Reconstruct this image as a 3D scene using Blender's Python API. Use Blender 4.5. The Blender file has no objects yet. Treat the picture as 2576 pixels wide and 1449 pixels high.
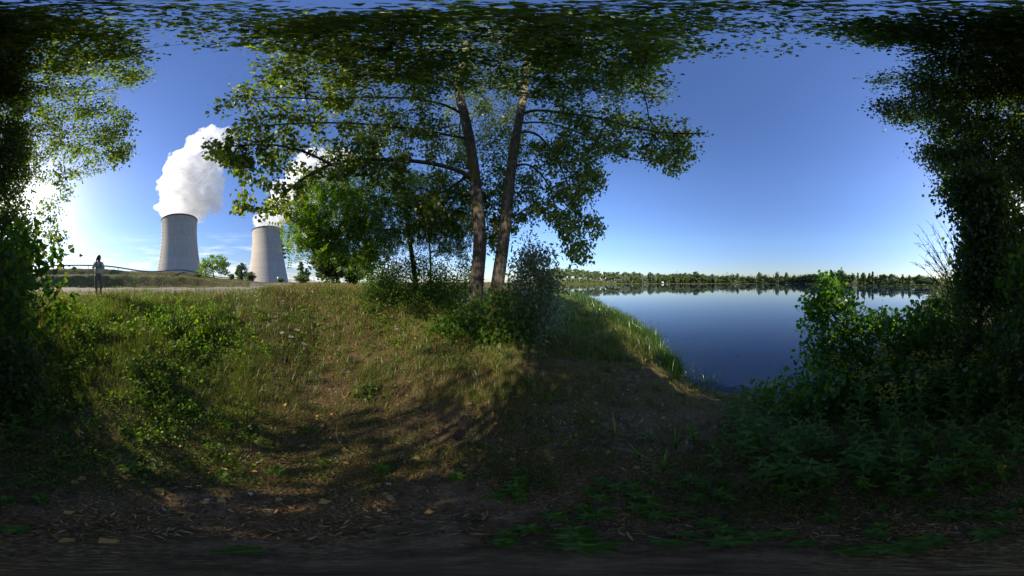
import bpy, bmesh, math, random
import numpy as np
from mathutils import Vector, Matrix, noise as mnoise

random.seed(11)
rng = np.random.default_rng(11)
SC = bpy.context.scene
COL = SC.collection
R = math.radians

# ------------------------------------------------------------------ view geometry
CAM_H = 1.70                       # eye height over the ground below the tripod
PW, PH = 2576.0, 1449.0            # measuring grid used on the photograph
LAT_MAX = 86.5                     # the panorama is cut a little below the zenith
SUN_EL, SUN_AZ = 26.0, 186.5       # azimuth clockwise from +Y


def ang(px, py):
    az = (np.asarray(px, float) / PW - 0.5) * 360.0
    el = LAT_MAX - np.asarray(py, float) / PH * (LAT_MAX + 90.0)
    return np.radians(az), np.radians(el)


def P(px, py, rh):
    """the place seen at px, py standing rh metres away over the ground"""
    az, el = ang(px, py)
    rh = np.asarray(rh, float)
    return np.stack([rh * np.sin(az), rh * np.cos(az), CAM_H + rh * np.tan(el)], -1)


def polar(az_deg, r, z=0.0):
    a = R(az_deg)
    return (r * math.sin(a), r * math.cos(a), z)


# ------------------------------------------------------------------ terrain heights
SHORE_AZ = [8, 14, 18.5, 24, 29.6, 36, 43.6, 50, 54, 58, 64, 78, 95, 115, 130, 142, 150, 156]
SHORE_R = [100, 60, 44, 28, 19, 14, 10.2, 7.6, 6.0, 5.1, 4.5, 4.0, 3.8, 4.2, 6, 14, 45, 99]
FAR_AZ = [8, 14, 16, 22, 30, 40, 50, 75, 95, 105, 120, 130, 141, 150, 156]
FAR_R = [101, 160, 180, 235, 320, 370, 400, 400, 390, 330, 165, 130, 108, 102, 100]
FLAT = [
    (-180, [(0, 0), (2.5, .0), (4, .2), (8, 1.0), (15, 1.2), (40, 1.5), (70, 1.5), (4000, 2)]),
    (-160, [(0, 0), (2, .05), (4, .4), (6.5, .98), (8, 1.1), (15, 1.12), (21, 1.1), (23.2, 2.65), (38, 2.8), (42, 4.95), (58, 5.0), (80, 1.5), (4000, 2)]),
    (-145, [(0, 0), (1.5, .08), (3, .40), (6.0, .95), (7.7, 1.17), (14, 1.13), (20.7, 1.1), (23.0, 2.6), (38, 2.8), (42, 4.85), (58, 4.8), (80, 1.5), (4000, 2)]),
    (-117, [(0, 0), (2, .15), (4, .6), (6.5, 1.05), (8, 1.17), (16, 1.15), (20, 1.13), (22.2, 2.4), (45, 2.6), (49.5, 4.45), (68, 4.4), (90, 1.5), (4000, 2)]),
    (-96, [(0, 0), (2, .15), (4, .6), (7, 1.15), (10, 1.2), (20, 1.17), (27, 1.2), (31, 2.05), (68, 2.2), (74, 3.1), (90, 3.0), (110, 1.5), (4000, 2)]),
    (-86, [(0, 0), (2, .12), (4, .6), (7, 1.32), (12, 1.3), (28, 1.2), (60, 1.35), (105, 1.72), (140, 1.5), (4000, 2)]),
    (-68, [(0, 0), (2, .06), (4, .4), (7.5, 1.35), (9.5, 1.45), (30, 1.25), (4000, 2)]),
    (-35, [(0, 0), (2.5, .03), (4.5, .3), (8, 1.15), (14, 1.3), (40, 1.3), (4000, 2)]),
    (-10, [(0, 0), (3.5, .03), (5, .25), (7, .5), (12, .7), (40, .8), (4000, 2)]),
    (7.5, [(0, 0), (3.5, 0), (5.5, .1), (8, .15), (20, .1), (60, .0), (130, 2.0), (4000, 2)]),
]


def lake_profile(az):
    rs = float(np.interp(az, SHORE_AZ, SHORE_R))
    rf = max(float(np.interp(az, FAR_AZ, FAR_R)), rs + 1)
    bank = float(np.interp(az, [8, 30, 45, 156], [3.2, 3.2, 1.2, 1.0]))
    p = [(0, 0)]
    if rs > 9:
        p += [(3, -.02), (rs * .6, -.25), (rs - 1.0, -.72)]
    else:
        p += [(rs * .45, -.06), (rs * .75, -.42)]
    w = rf - rs
    p += [(rs, -1.0), (rs + min(4, w * .2), -1.7), (rs + w * .5, -1.2 - min(4, w * .1)), (rf - min(8, w * .2), -1.6), (rf, -1.0),
          (rf + 5, -.3), (rf + 30, bank), (4000, 2.0)]
    return p


PROF_AZ, PROF = [], []
for a_, p_ in FLAT:
    PROF_AZ.append(a_)
    PROF.append(p_)
for a_ in list(np.arange(8.5, 156, 2.0)):
    PROF_AZ.append(a_)
    PROF.append(lake_profile(a_))
PROF_AZ.append(160)
PROF.append([(0, 0), (3, .0), (6, .2), (12, .8), (40, 1.0), (100, 1.2), (4000, 2)])
PROF_AZ.append(180)
PROF.append(FLAT[0][1])
PROF_AZ = np.array(PROF_AZ, float)
LOGR = np.log(np.concatenate([[.02], np.geomspace(.05, 4000, 500)]))
TABLE = np.stack([np.interp(np.exp(LOGR), [q[0] for q in p_], [q[1] for q in p_]) for p_ in PROF])


def bumps(x, y, r):
    f = np.clip(r / 2.0, 0.25, 1.0)
    z = .03 * np.sin(x * 2.3 + 1.3 * np.sin(y * 1.7)) + .03 * np.sin(y * 2.9 + 1.1 * np.sin(x * 2.1 + 2.0))
    z += .045 * np.sin(x * .83 + 2.0) * np.sin(y * .71 + 1.0)
    return z * f


def gz(x, y):
    x = np.asarray(x, float)
    y = np.asarray(y, float)
    r = np.maximum(np.hypot(x, y), .02)
    az = np.degrees(np.arctan2(x, y))
    i = np.clip(np.searchsorted(PROF_AZ, az) - 1, 0, len(PROF_AZ) - 2)
    t = np.clip((az - PROF_AZ[i]) / (PROF_AZ[i + 1] - PROF_AZ[i]), 0, 1)
    t = t * t * (3 - 2 * t)
    lr = np.clip(np.log(r), LOGR[0], LOGR[-1])
    j = np.clip(np.searchsorted(LOGR, lr) - 1, 0, len(LOGR) - 2)
    u = (lr - LOGR[j]) / (LOGR[j + 1] - LOGR[j])
    z0 = TABLE[i, j] * (1 - u) + TABLE[i, j + 1] * u
    z1 = TABLE[i + 1, j] * (1 - u) + TABLE[i + 1, j + 1] * u
    return z0 * (1 - t) + z1 * t + bumps(x, y, r) * np.clip(40 / r, 0, 1)


def gz1(x, y):
    return float(gz(np.array([x]), np.array([y]))[0])


def on_ground(az_deg, r, dz=0.0):
    x, y, _ = polar(az_deg, r)
    return (x, y, gz1(x, y) + dz)


def px_az(px):
    return (px / PW - .5) * 360.0


# ------------------------------------------------------------------ object helpers
def tag(o, label=None, cat=None, group=None, kind=None):
    if label:
        o['label'] = label
    if cat:
        o['category'] = cat
    if group:
        o['group'] = group
    if kind:
        o['kind'] = kind
    return o


def empty(name, loc=(0, 0, 0), rz=0.0, label=None, cat=None, group=None):
    o = bpy.data.objects.new(name, None)
    COL.objects.link(o)
    o.empty_display_size = .1
    o.location = loc
    o.rotation_euler = (0, 0, rz)
    return tag(o, label, cat, group)


def mesh_from(name, v, faces, mat=None, smooth=False):
    me = bpy.data.meshes.new(name)
    v = np.asarray(v, np.float32).reshape(-1, 3)
    faces = [np.asarray(f, np.int32) for f in (faces if isinstance(faces, list) else [faces]) if len(f)]
    me.vertices.add(len(v))
    me.vertices.foreach_set('co', v.ravel())
    nl = sum(f.size for f in faces)
    npoly = sum(len(f) for f in faces)
    me.loops.add(nl)
    me.polygons.add(npoly)
    me.loops.foreach_set('vertex_index', np.concatenate([f.ravel() for f in faces]))
    tot = np.concatenate([np.full(len(f), f.shape[1], np.int32) for f in faces])
    start = np.concatenate([[0], np.cumsum(tot)[:-1]]).astype(np.int32)
    me.polygons.foreach_set('loop_start', start)
    me.polygons.foreach_set('loop_total', tot)
    if smooth:
        me.polygons.foreach_set('use_smooth', np.ones(npoly, bool))
    me.update(calc_edges=True)
    if mat:
        me.materials.append(mat)
    return me


def obj(name, me, parent=None):
    o = bpy.data.objects.new(name, me)
    COL.objects.link(o)
    if parent:
        o.parent = parent
    return o


def mobj(name, v, faces, mat, parent=None, smooth=False):
    return obj(name, mesh_from(name, v, faces, mat, smooth), parent)


def copy_tree(o, parent=None):
    c = o.copy()
    COL.objects.link(c)
    c.parent = parent
    for ch in list(o.children):
        copy_tree(ch, c)
    return c


class MB:
    """collects shapes, links them as one mesh"""

    def __init__(self):
        self.v, self.f4, self.f3, self.n = [], [], [], 0

    def add(self, v, f4=None, f3=None):
        v = np.asarray(v, float).reshape(-1, 3)
        if f4 is not None and len(f4):
            self.f4.append(np.asarray(f4, int) + self.n)
        if f3 is not None and len(f3):
            self.f3.append(np.asarray(f3, int) + self.n)
        self.v.append(v)
        self.n += len(v)

    def box(self, c, s, M=None):
        s = np.array(s) / 2
        v = np.array([[x, y, z] for x in (-1, 1) for y in (-1, 1) for z in (-1, 1)]) * s
        if M is not None:
            v = v @ np.array(M.to_3x3()).T
        v = v + np.array(c)
        self.add(v, [[0, 1, 3, 2], [4, 6, 7, 5], [0, 4, 5, 1], [2, 3, 7, 6], [0, 2, 6, 4], [1, 5, 7, 3]])

    def bar(self, a, b, w, h=None):
        a, b = Vector(a), Vector(b)
        d = b - a
        q = d.to_track_quat('Y', 'Z').to_matrix()
        self.box((a + b) / 2, (w, d.length, h or w), q)

    def tube(self, pts, rad, k=6, cap=True):
        v, f = tube_arrays(np.asarray(pts, float), np.broadcast_to(np.asarray(rad, float), (len(pts),)), k)
        n = len(pts)
        v = np.concatenate([v, [pts[0]], [pts[-1]]])
        self.add(v, f, [[n * k, (j + 1) % k, j] for j in range(k)] + [[n * k + 1, (n - 1) * k + j, (n - 1) * k + (j + 1) % k] for j in range(k)] if cap else None)

    def lathe(self, prof, k=24, c=(0, 0, 0)):
        prof = np.asarray(prof, float)
        t = np.arange(k) / k * 2 * np.pi
        n = len(prof)
        v = np.stack([prof[:, None, 0] * np.cos(t), prof[:, None, 0] * np.sin(t), np.repeat(prof[:, 1:2], k, 1)], -1).reshape(-1, 3) + np.array(c)
        f = [[i * k + j, i * k + (j + 1) % k, (i + 1) * k + (j + 1) % k, (i + 1) * k + j] for i in range(n - 1) for j in range(k)]
        self.add(v, f)

    def ball(self, c, s, k=10, m=6):
        a = np.linspace(-np.pi / 2, np.pi / 2, m + 1)
        prof = np.stack([np.maximum(np.cos(a), 1e-3), np.sin(a)], -1)
        sub = MB()
        sub.lathe(prof, k)
        self.add(sub.v[0] * np.array(s) + np.array(c), sub.f4[0])

    def build(self, name, mat, parent=None, smooth=False):
        v = np.concatenate(self.v)
        fs = []
        if self.f4:
            fs.append(np.concatenate(self.f4))
        if self.f3:
            fs.append(np.concatenate(self.f3))
        return mobj(name, v, fs, mat, parent, smooth)


def tube_arrays(pts, rad, k):
    n = len(pts)
    d = np.gradient(pts, axis=0) if n > 2 else np.repeat((pts[1:] - pts[:1]), 2, 0)
    d /= np.maximum(np.linalg.norm(d, axis=1, keepdims=True), 1e-9)
    ref = np.array([0, 0, 1.0]) if abs(d[0, 2]) < .8 else np.array([1.0, 0, 0])
    u = np.cross(d, ref)
    u /= np.maximum(np.linalg.norm(u, axis=1, keepdims=True), 1e-9)
    w = np.cross(d, u)
    t = np.arange(k) / k * 2 * np.pi
    v = pts[:, None] + rad[:, None, None] * (u[:, None] * np.cos(t)[None, :, None] + w[:, None] * np.sin(t)[None, :, None])
    i = np.arange(n - 1)[:, None] * k
    j = np.arange(k)[None]
    j2 = (j + 1) % k
    f = np.stack([i + j, i + j2, i + k + j2, i + k + j], -1).reshape(-1, 4)
    return v.reshape(-1, 3), f


# ------------------------------------------------------------------ materials
def nodes(name):
    m = bpy.data.materials.new(name)
    m.use_nodes = True
    nt = m.node_tree
    nt.nodes.clear()
    out = nt.nodes.new('ShaderNodeOutputMaterial')
    return m, nt, out


def N(nt, t, **kw):
    n = nt.nodes.new('ShaderNode' + t)
    for k, v in kw.items():
        if k in n.inputs:
            n.inputs[k].default_value = v
        else:
            setattr(n, k, v)
    return n


def ramp(nt, fac, stops):
    n = nt.nodes.new('ShaderNodeValToRGB')
    e = n.color_ramp.elements
    while len(e) < len(stops):
        e.new(.5)
    for el, (p, c) in zip(e, stops):
        el.position = p
        el.color = (*c, 1) if len(c) == 3 else c
    nt.links.new(fac, n.inputs['Fac'])
    return n


def mixc(nt, fac, a, b, mode='MIX'):
    n = nt.nodes.new('ShaderNodeMix')
    n.data_type = 'RGBA'
    n.blend_type = mode
    for s, val in ((0, fac), (6, a), (7, b)):
        if hasattr(val, 'is_linked') or hasattr(val, 'links'):
            nt.links.new(val, n.inputs[s])
        else:
            n.inputs[s].default_value = val if s == 0 else (*val, 1)
    return n.outputs[2]


def leaf_mat(name, stops, trans, gloss=.06, rough=.35, tmix=.45):
    """stops: colours picked per leaf; trans: colour of the light that comes through"""
    m, nt, out = nodes(name)
    g = N(nt, 'NewGeometry')
    c = ramp(nt, g.outputs['Random Per Island'], stops)
    t = N(nt, 'Mix')
    t.data_type = 'RGBA'
    t.blend_type = 'MULTIPLY'
    t.inputs[0].default_value = 1
    nt.links.new(c.outputs[0], t.inputs[6])
    t.inputs[7].default_value = (*trans, 1)
    d = N(nt, 'BsdfDiffuse')
    nt.links.new(c.outputs[0], d.inputs['Color'])
    tr = N(nt, 'BsdfTranslucent')
    nt.links.new(t.outputs[2], tr.inputs['Color'])
    mx = N(nt, 'MixShader')
    mx.inputs[0].default_value = tmix
    nt.links.new(d.outputs[0], mx.inputs[1])
    nt.links.new(tr.outputs[0], mx.inputs[2])
    gl = N(nt, 'BsdfGlossy', Roughness=rough)
    gl.inputs['Color'].default_value = (1, 1, 1, 1)
    m2 = N(nt, 'MixShader')
    m2.inputs[0].default_value = gloss
    nt.links.new(mx.outputs[0], m2.inputs[1])
    nt.links.new(gl.outputs[0], m2.inputs[2])
    nt.links.new(m2.outputs[0], out.inputs['Surface'])
    return m


def plain(name, col, rough=.7, metal=0.0, var=.15, scale=8.0, bump=0.0, spec=.3):
    m, nt, out = nodes(name)
    b = N(nt, 'BsdfPrincipled', Roughness=rough, Metallic=metal)
    b.inputs['Specular IOR Level'].default_value = spec
    tc = N(nt, 'TexCoord')
    n = N(nt, 'TexNoise', Scale=scale, Detail=5.0)
    nt.links.new(tc.outputs['Object'], n.inputs['Vector'])
    lo = tuple(max(0, x * (1 - var)) for x in col)
    hi = tuple(min(1, x * (1 + var)) for x in col)
    c = ramp(nt, n.outputs['Fac'], [(.3, lo), (.7, hi)])
    nt.links.new(c.outputs[0], b.inputs['Base Color'])
    if bump:
        bp = N(nt, 'Bump', Strength=bump)
        nt.links.new(n.outputs['Fac'], bp.inputs['Height'])
        nt.links.new(bp.outputs[0], b.inputs['Normal'])
    nt.links.new(b.outputs[0], out.inputs['Surface'])
    return m


def bark_mat(name, dark, light, scale=1.0, lichen=None):
    m, nt, out = nodes(name)
    tc = N(nt, 'TexCoord')
    mp = N(nt, 'Mapping')
    mp.inputs['Scale'].default_value = (14 * scale, 14 * scale, 2.2 * scale)
    nt.links.new(tc.outputs['Object'], mp.inputs['Vector'])
    n1 = N(nt, 'TexNoise', Scale=1.6, Detail=8.0, Roughness=.65)
    nt.links.new(mp.outputs[0], n1.inputs['Vector'])
    n2 = N(nt, 'TexNoise', Scale=1.1, Detail=4.0)
    nt.links.new(tc.outputs['Object'], n2.inputs['Vector'])
    n3 = N(nt, 'TexWave', Scale=.9, Distortion=6.0, Detail=3.0)
    n3.bands_direction = 'Z'
    nt.links.new(tc.outputs['Object'], n3.inputs['Vector'])
    c = ramp(nt, n1.outputs['Fac'], [(.33, dark), (.62, light)])
    c2 = mixc(nt, n2.outputs['Fac'], c.outputs[0], light, 'MULTIPLY')
    col = mixc(nt, .55, c2, c.outputs[0])
    if lichen:
        lr = ramp(nt, n2.outputs['Fac'], [(.56, (0, 0, 0)), (.66, (1, 1, 1))])
        col = mixc(nt, lr.outputs[0], col, lichen)
    sp = N(nt, 'SeparateXYZ')
    nt.links.new(tc.outputs['Object'], sp.inputs[0])
    mr = N(nt, 'MapRange')
    mr.inputs['From Min'].default_value = 1.6
    mr.inputs['From Max'].default_value = 6.0
    mr.inputs['To Min'].default_value = .85
    mr.inputs['To Max'].default_value = 0
    nt.links.new(sp.outputs[2], mr.inputs['Value'])
    old = ramp(nt, n1.outputs['Fac'], [(.36, tuple(q * .5 for q in dark)), (.52, tuple(q * 1.5 for q in dark)), (.68, tuple(q * .45 for q in light))])
    col = mixc(nt, mr.outputs[0], col, old.outputs[0])
    b = N(nt, 'BsdfPrincipled', Roughness=.9)
    b.inputs['Specular IOR Level'].default_value = .15
    nt.links.new(col, b.inputs['Base Color'])
    bp = N(nt, 'Bump', Strength=.7, Distance=.03)
    nt.links.new(n1.outputs['Fac'], bp.inputs['Height'])
    nt.links.new(bp.outputs[0], b.inputs['Normal'])
    nt.links.new(b.outputs[0], out.inputs['Surface'])
    return m


M = {}
M['poplar'] = leaf_mat('poplar_leaf', [(0, (.048, .072, .009)), (.45, (.092, .118, .017)), (.85, (.16, .18, .036)), (.985, (.24, .23, .06)), (.995, (.42, .25, .02)), (1, (.32, .16, .015))], (2.2, 2.8, .8), .035, .45)
M['locust'] = leaf_mat('locust_leaf', [(0, (.055, .105, .006)), (.6, (.10, .165, .010)), (1, (.16, .21, .016))], (2.4, 2.9, .8), .03, .45)
M['alder'] = leaf_mat('alder_leaf', [(0, (.030, .078, .006)), (.6, (.055, .120, .009)), (1, (.10, .17, .014))], (2.2, 2.6, .9), .035, .42)
M['sucker'] = leaf_mat('sucker_leaf', [(0, (.026, .070, .010)), (.6, (.050, .105, .014)), (.96, (.09, .14, .02)), (1, (.25, .17, .02))], (2.6, 2.8, .9), .012, .45)
M['willow'] = leaf_mat('willow_leaf', [(0, (.075, .105, .05)), (.6, (.14, .175, .09)), (1, (.24, .27, .16))], (1.6, 1.8, 1.1), .04, .45)
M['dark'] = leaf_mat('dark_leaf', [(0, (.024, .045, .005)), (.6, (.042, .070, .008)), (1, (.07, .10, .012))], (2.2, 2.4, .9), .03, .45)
M['grass'] = leaf_mat('grass_blade', [(0, (.050, .085, .010)), (.5, (.085, .125, .016)), (.8, (.13, .15, .025)), (1, (.20, .16, .05))], (1.9, 2.0, .9), .04, .4, .4)
M['dry'] = leaf_mat('dry_grass_blade', [(0, (.115, .085, .022)), (.5, (.19, .145, .042)), (.8, (.29, .215, .085)), (1, (.12, .14, .02))], (1.3, 1.2, .9), .03, .5, .3)
M['reed'] = leaf_mat('reed_blade', [(0, (.024, .065, .007)), (.6, (.045, .10, .011)), (1, (.10, .155, .02))], (2.0, 2.4, .8), .05, .35, .45)
M['herb'] = leaf_mat('herb_leaf', [(0, (.045, .10, .010)), (.6, (.09, .16, .018)), (.93, (.16, .20, .024)), (1, (.25, .13, .03))], (2.1, 2.5, .7), .015, .45)
M['loose'] = leaf_mat('loosestrife_leaf', [(0, (.050, .11, .007)), (.7, (.080, .16, .010)), (1, (.13, .20, .014))], (2.0, 2.5, .7), .02, .45)
M['yellow'] = leaf_mat('yellow_petal', [(0, (.55, .38, .02)), (1, (.65, .5, .03))], (1.2, 1.2, 1), .02, .5)
M['white'] = leaf_mat('white_petal', [(0, (.6, .6, .55)), (1, (.75, .75, .7))], (1, 1, 1), .02, .5)
M['violet'] = leaf_mat('violet_petal', [(0, (.12, .04, .4)), (1, (.2, .06, .45))], (1.2, 1.2, 1.2), .02, .5)
M['far_poplar'] = leaf_mat('far_poplar_leaf', [(0, (.075, .125, .045)), (.6, (.13, .185, .075)), (1, (.19, .24, .115))], (1.4, 1.6, 1), .04, .5, .3)
M['far_dark'] = leaf_mat('far_dark_leaf', [(0, (.040, .072, .026)), (.6, (.078, .120, .040)), (1, (.125, .16, .055))], (1.6, 1.8, .9), .03, .5, .3)
M['far_mid'] = leaf_mat('far_mid_leaf', [(0, (.055, .105, .022)), (.6, (.095, .15, .036)), (1, (.15, .19, .05))], (1.6, 1.8, .9), .03, .5, .3)
M['far_silver'] = leaf_mat('far_silver_leaf', [(0, (.09, .13, .075)), (.6, (.15, .19, .12)), (1, (.22, .26, .18))], (1.2, 1.3, 1), .03, .5, .3)
M['bark_pale'] = bark_mat('poplar_bark', (.042, .036, .030), (.27, .25, .22), 1.0, (.20, .15, .035))
M['bark_dark'] = bark_mat('dark_bark', (.035, .024, .016), (.14, .10, .07), 1.4)
M['twig'] = plain('brown_twig', (.10, .065, .04), .85, var=.4, scale=12)
M['dead_twig'] = plain('dead_twig', (.075, .05, .04), .85, var=.4, scale=12)
M['stalk'] = plain('green_stalk', (.10, .13, .035), .7, var=.3, scale=6)
M['straw'] = plain('straw_stalk', (.30, .20, .10), .8, var=.35, scale=6)
M['litter'] = leaf_mat('dry_litter', [(0, (.06, .032, .012)), (.4, (.17, .095, .035)), (.8, (.33, .20, .085)), (1, (.45, .33, .19))], (1, 1, 1), .01, .5, .15)
M['fallen'] = leaf_mat('fallen_leaf', [(0, (.30, .15, .05)), (.5, (.42, .24, .06)), (1, (.5, .33, .12))], (1, 1, 1), .03, .5, .15)


# ---- ground: sandy earth, litter, grass tint where grass grows, gravel track beyond the crest
def ground_material():
    m, nt, out = nodes('earth')
    L = nt.links.new
    tc = N(nt, 'TexCoord')
    pos = tc.outputs['Object']
    n1 = N(nt, 'TexNoise', Scale=1.1, Detail=7.0, Roughness=.6)
    n2 = N(nt, 'TexNoise', Scale=9.0, Detail=8.0, Roughness=.7)
    n3 = N(nt, 'TexNoise', Scale=60.0, Detail=4.0, Roughness=.7)
    n4 = N(nt, 'TexVoronoi', Scale=42.0)
    for n in (n1, n2, n3, n4):
        L(pos, n.inputs['Vector'])
    earth = ramp(nt, n2.outputs['Fac'], [(.32, (.042, .029, .015)), (.5, (.13, .088, .050)), (.68, (.27, .195, .125))])
    litter = ramp(nt, n3.outputs['Fac'], [(.32, (.040, .026, .014)), (.52, (.15, .095, .045)), (.68, (.33, .23, .12))])
    lm = ramp(nt, n1.outputs['Fac'], [(.42, (0, 0, 0)), (.56, (1, 1, 1))])
    c = mixc(nt, lm.outputs[0], earth.outputs[0], litter.outputs[0])
    green = ramp(nt, n2.outputs['Fac'], [(.3, (.045, .065, .011)), (.6, (.09, .105, .022)), (.8, (.16, .14, .05))])
    sep = N(nt, 'SeparateXYZ')
    L(pos, sep.inputs[0])

    def mth(op, a, b=None, clamp=False):
        n = N(nt, 'Math', operation=op, use_clamp=clamp)
        for i, v in enumerate((a, b)):
            if v is None:
                continue
            if hasattr(v, 'links'):
                L(v, n.inputs[i])
            else:
                n.inputs[i].default_value = v
        return n.outputs[0]

    x, y, z = sep.outputs
    r = mth('SQRT', mth('ADD', mth('MULTIPLY', x, x), mth('MULTIPLY', y, y)))
    at = N(nt, 'Attribute', attribute_name='cover')
    cov = at.outputs['Fac']
    gm = mth('ADD', cov, mth('MULTIPLY', mth('SUBTRACT', n1.outputs['Fac'], .5), .9), True)
    c = mixc(nt, gm, c, green.outputs[0])
    # mown dry slopes and banks further off
    far = ramp(nt, n1.outputs['Fac'], [(.3, (.075, .072, .022)), (.55, (.12, .105, .038)), (.75, (.19, .15, .07))])
    dry = N(nt, 'Attribute', attribute_name='dry')
    c = mixc(nt, dry.outputs['Fac'], c, far.outputs[0])
    trk = N(nt, 'Attribute', attribute_name='track')
    gravel = ramp(nt, n3.outputs['Fac'], [(.3, (.20, .165, .13)), (.7, (.36, .31, .26))])
    tm = mth('ADD', trk.outputs['Fac'], mth('MULTIPLY', mth('SUBTRACT', n1.outputs['Fac'], .5), .7), True)
    tm = mth('MULTIPLY', tm, trk.outputs['Fac'], True)
    c = mixc(nt, tm, c, gravel.outputs[0])
    b = N(nt, 'BsdfPrincipled', Roughness=.95)
    b.inputs['Specular IOR Level'].default_value = .1
    L(c, b.inputs['Base Color'])
    hgt = mth('ADD', mth('MULTIPLY', n2.outputs['Fac'], 1.0), mth('MULTIPLY', n3.outputs['Fac'], .45))
    hgt = mth('ADD', hgt, mth('MULTIPLY', n4.outputs['Distance'], .3))
    bp = N(nt, 'Bump', Strength=.9, Distance=.04)
    L(hgt, bp.inputs['Height'])
    L(bp.outputs[0], b.inputs['Normal'])
    L(b.outputs[0], out.inputs['Surface'])
    return m


def smooth01(x, a, b):
    t = np.clip((x - a) / (b - a), 0, 1)
    return t * t * (3 - 2 * t)


def cover_at(x, y):
    """0 bare trodden earth .. 1 fully grown over"""
    r = np.hypot(x, y)
    az = np.degrees(np.arctan2(x, y))
    left = smooth01(-az, 60, 130)
    c = np.clip(smooth01(r, 1.2, 3.6) * (.25 + .9 * left), 0, 1)
    c = np.maximum(c, smooth01(r, 4.0, 6.0) * smooth01(-az, -8, 8))
    c = np.maximum(c, smooth01(az, 85, 110) * smooth01(r, 1.2, 2.2) * .8)
    c = np.maximum(c, smooth01(r, 5.5, 7.0) * (az > 15))
    return np.clip(c, 0, 1)


def build_ground():
    na = 900
    rad = np.concatenate([[.03], np.geomspace(.06, 4000, 330)])
    az = np.linspace(-np.pi, np.pi, na, endpoint=False)
    x = rad[:, None] * np.sin(az)[None]
    y = rad[:, None] * np.cos(az)[None]
    z = gz(x.ravel(), y.ravel()).reshape(x.shape)
    v = np.stack([x, y, z], -1).reshape(-1, 3)
    i = np.arange(len(rad) - 1)[:, None] * na
    j = np.arange(na)[None]
    j2 = (j + 1) % na
    f = np.stack([i + j, i + na + j, i + na + j2, i + j2], -1).reshape(-1, 4)
    v = np.concatenate([v, [[0, 0, gz1(0, 0.001)]]])
    cen = len(v) - 1
    f3 = np.stack([np.full(na, cen), np.arange(na), (np.arange(na) + 1) % na], -1)
    me = mesh_from('ground', v, [f, f3], ground_material(), True)
    r = np.hypot(v[:, 0], v[:, 1])
    a = np.degrees(np.arctan2(v[:, 0], v[:, 1]))
    lake = (a > 7) & (a < 157)
    track = smooth01(r, 7.2, 8.5) * (1 - smooth01(r, 18, 21)) * smooth01(-a, 72, 88)
    track2 = (a < -78) & (a > -92) & (r > 18) & (r < 70)
    cov = cover_at(v[:, 0], v[:, 1])
    cov[(np.abs(a) > 128) & (r > 5) & (a > 0)] = 1
    cov[lake & (r > 60)] = 1
    dry = np.where(lake & (a < 125), (r > 60) * np.interp(a, [10, 30, 36, 60], [.35, .2, .2, .3]), smooth01(r, 9, 13) * (a < 120))
    for nm, arr in (('cover', cov), ('track', np.maximum(track, track2 * .95)), ('dry', dry)):
        at = me.attributes.new(nm, 'FLOAT', 'POINT')
        at.data.foreach_set('value', arr.astype(np.float32))
    o = obj('ground', me)
    tag(o, 'earth and grass ground rising to the track and sinking to the lake', 'ground', kind='structure')


def build_water():
    m, nt, out = nodes('lake_water')
    L = nt.links.new
    tc = N(nt, 'TexCoord')
    b = N(nt, 'BsdfPrincipled', Roughness=.015, IOR=1.333)
    nr = N(nt, 'TexNoise', Scale=.045, Detail=5.0)
    mr = N(nt, 'Mapping')
    mr.inputs['Scale'].default_value = (1, 2.6, 1)
    mr.inputs['Rotation'].default_value = (0, 0, .5)
    L(tc.outputs['Object'], mr.inputs['Vector'])
    L(mr.outputs[0], nr.inputs['Vector'])
    rr = ramp(nt, nr.outputs['Fac'], [(.5, (.012, .012, .012)), (.68, (.085, .085, .085))])
    L(rr.outputs[0], b.inputs['Roughness'])
    n0 = N(nt, 'TexNoise', Scale=.35, Detail=6.0)
    L(tc.outputs['Object'], n0.inputs['Vector'])
    c = ramp(nt, n0.outputs['Fac'], [(.45, (.005, .013, .042)), (.66, (.010, .018, .040))])
    L(c.outputs[0], b.inputs['Base Color'])
    n = N(nt, 'TexNoise', Scale=1.3, Detail=3.0)
    mp = N(nt, 'Mapping')
    mp.inputs['Scale'].default_value = (1, 1.6, 1)
    L(tc.outputs['Object'], mp.inputs['Vector'])
    L(mp.outputs[0], n.inputs['Vector'])
    bp = N(nt, 'Bump', Strength=.035, Distance=.05)
    L(n.outputs['Fac'], bp.inputs['Height'])
    L(bp.outputs[0], b.inputs['Normal'])
    L(b.outputs[0], out.inputs['Surface'])
    pts = []
    for a in np.arange(8, 156.5, 1.0):
        pts.append(polar(a, max(.5, float(np.interp(a, SHORE_AZ, SHORE_R)) - 1.2), -1.0))
    far = []
    for a in np.arange(8, 156.5, 1.0):
        far.append(polar(a, float(np.interp(a, FAR_AZ, FAR_R)) + 3.0, -1.0))
    n_ = len(pts)
    v = np.array(pts + far)
    f = [[i, i + 1, n_ + i + 1, n_ + i] for i in range(n_ - 1)]
    o = mobj('lake', v, np.array(f)[:, ::-1], m)
    tag(o, 'still blue lake mirroring the tree line', 'lake', kind='structure')


# ------------------------------------------------------------------ leaves
def T_(v, f3):
    return np.array(v, float), np.array(f3, int)


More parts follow.
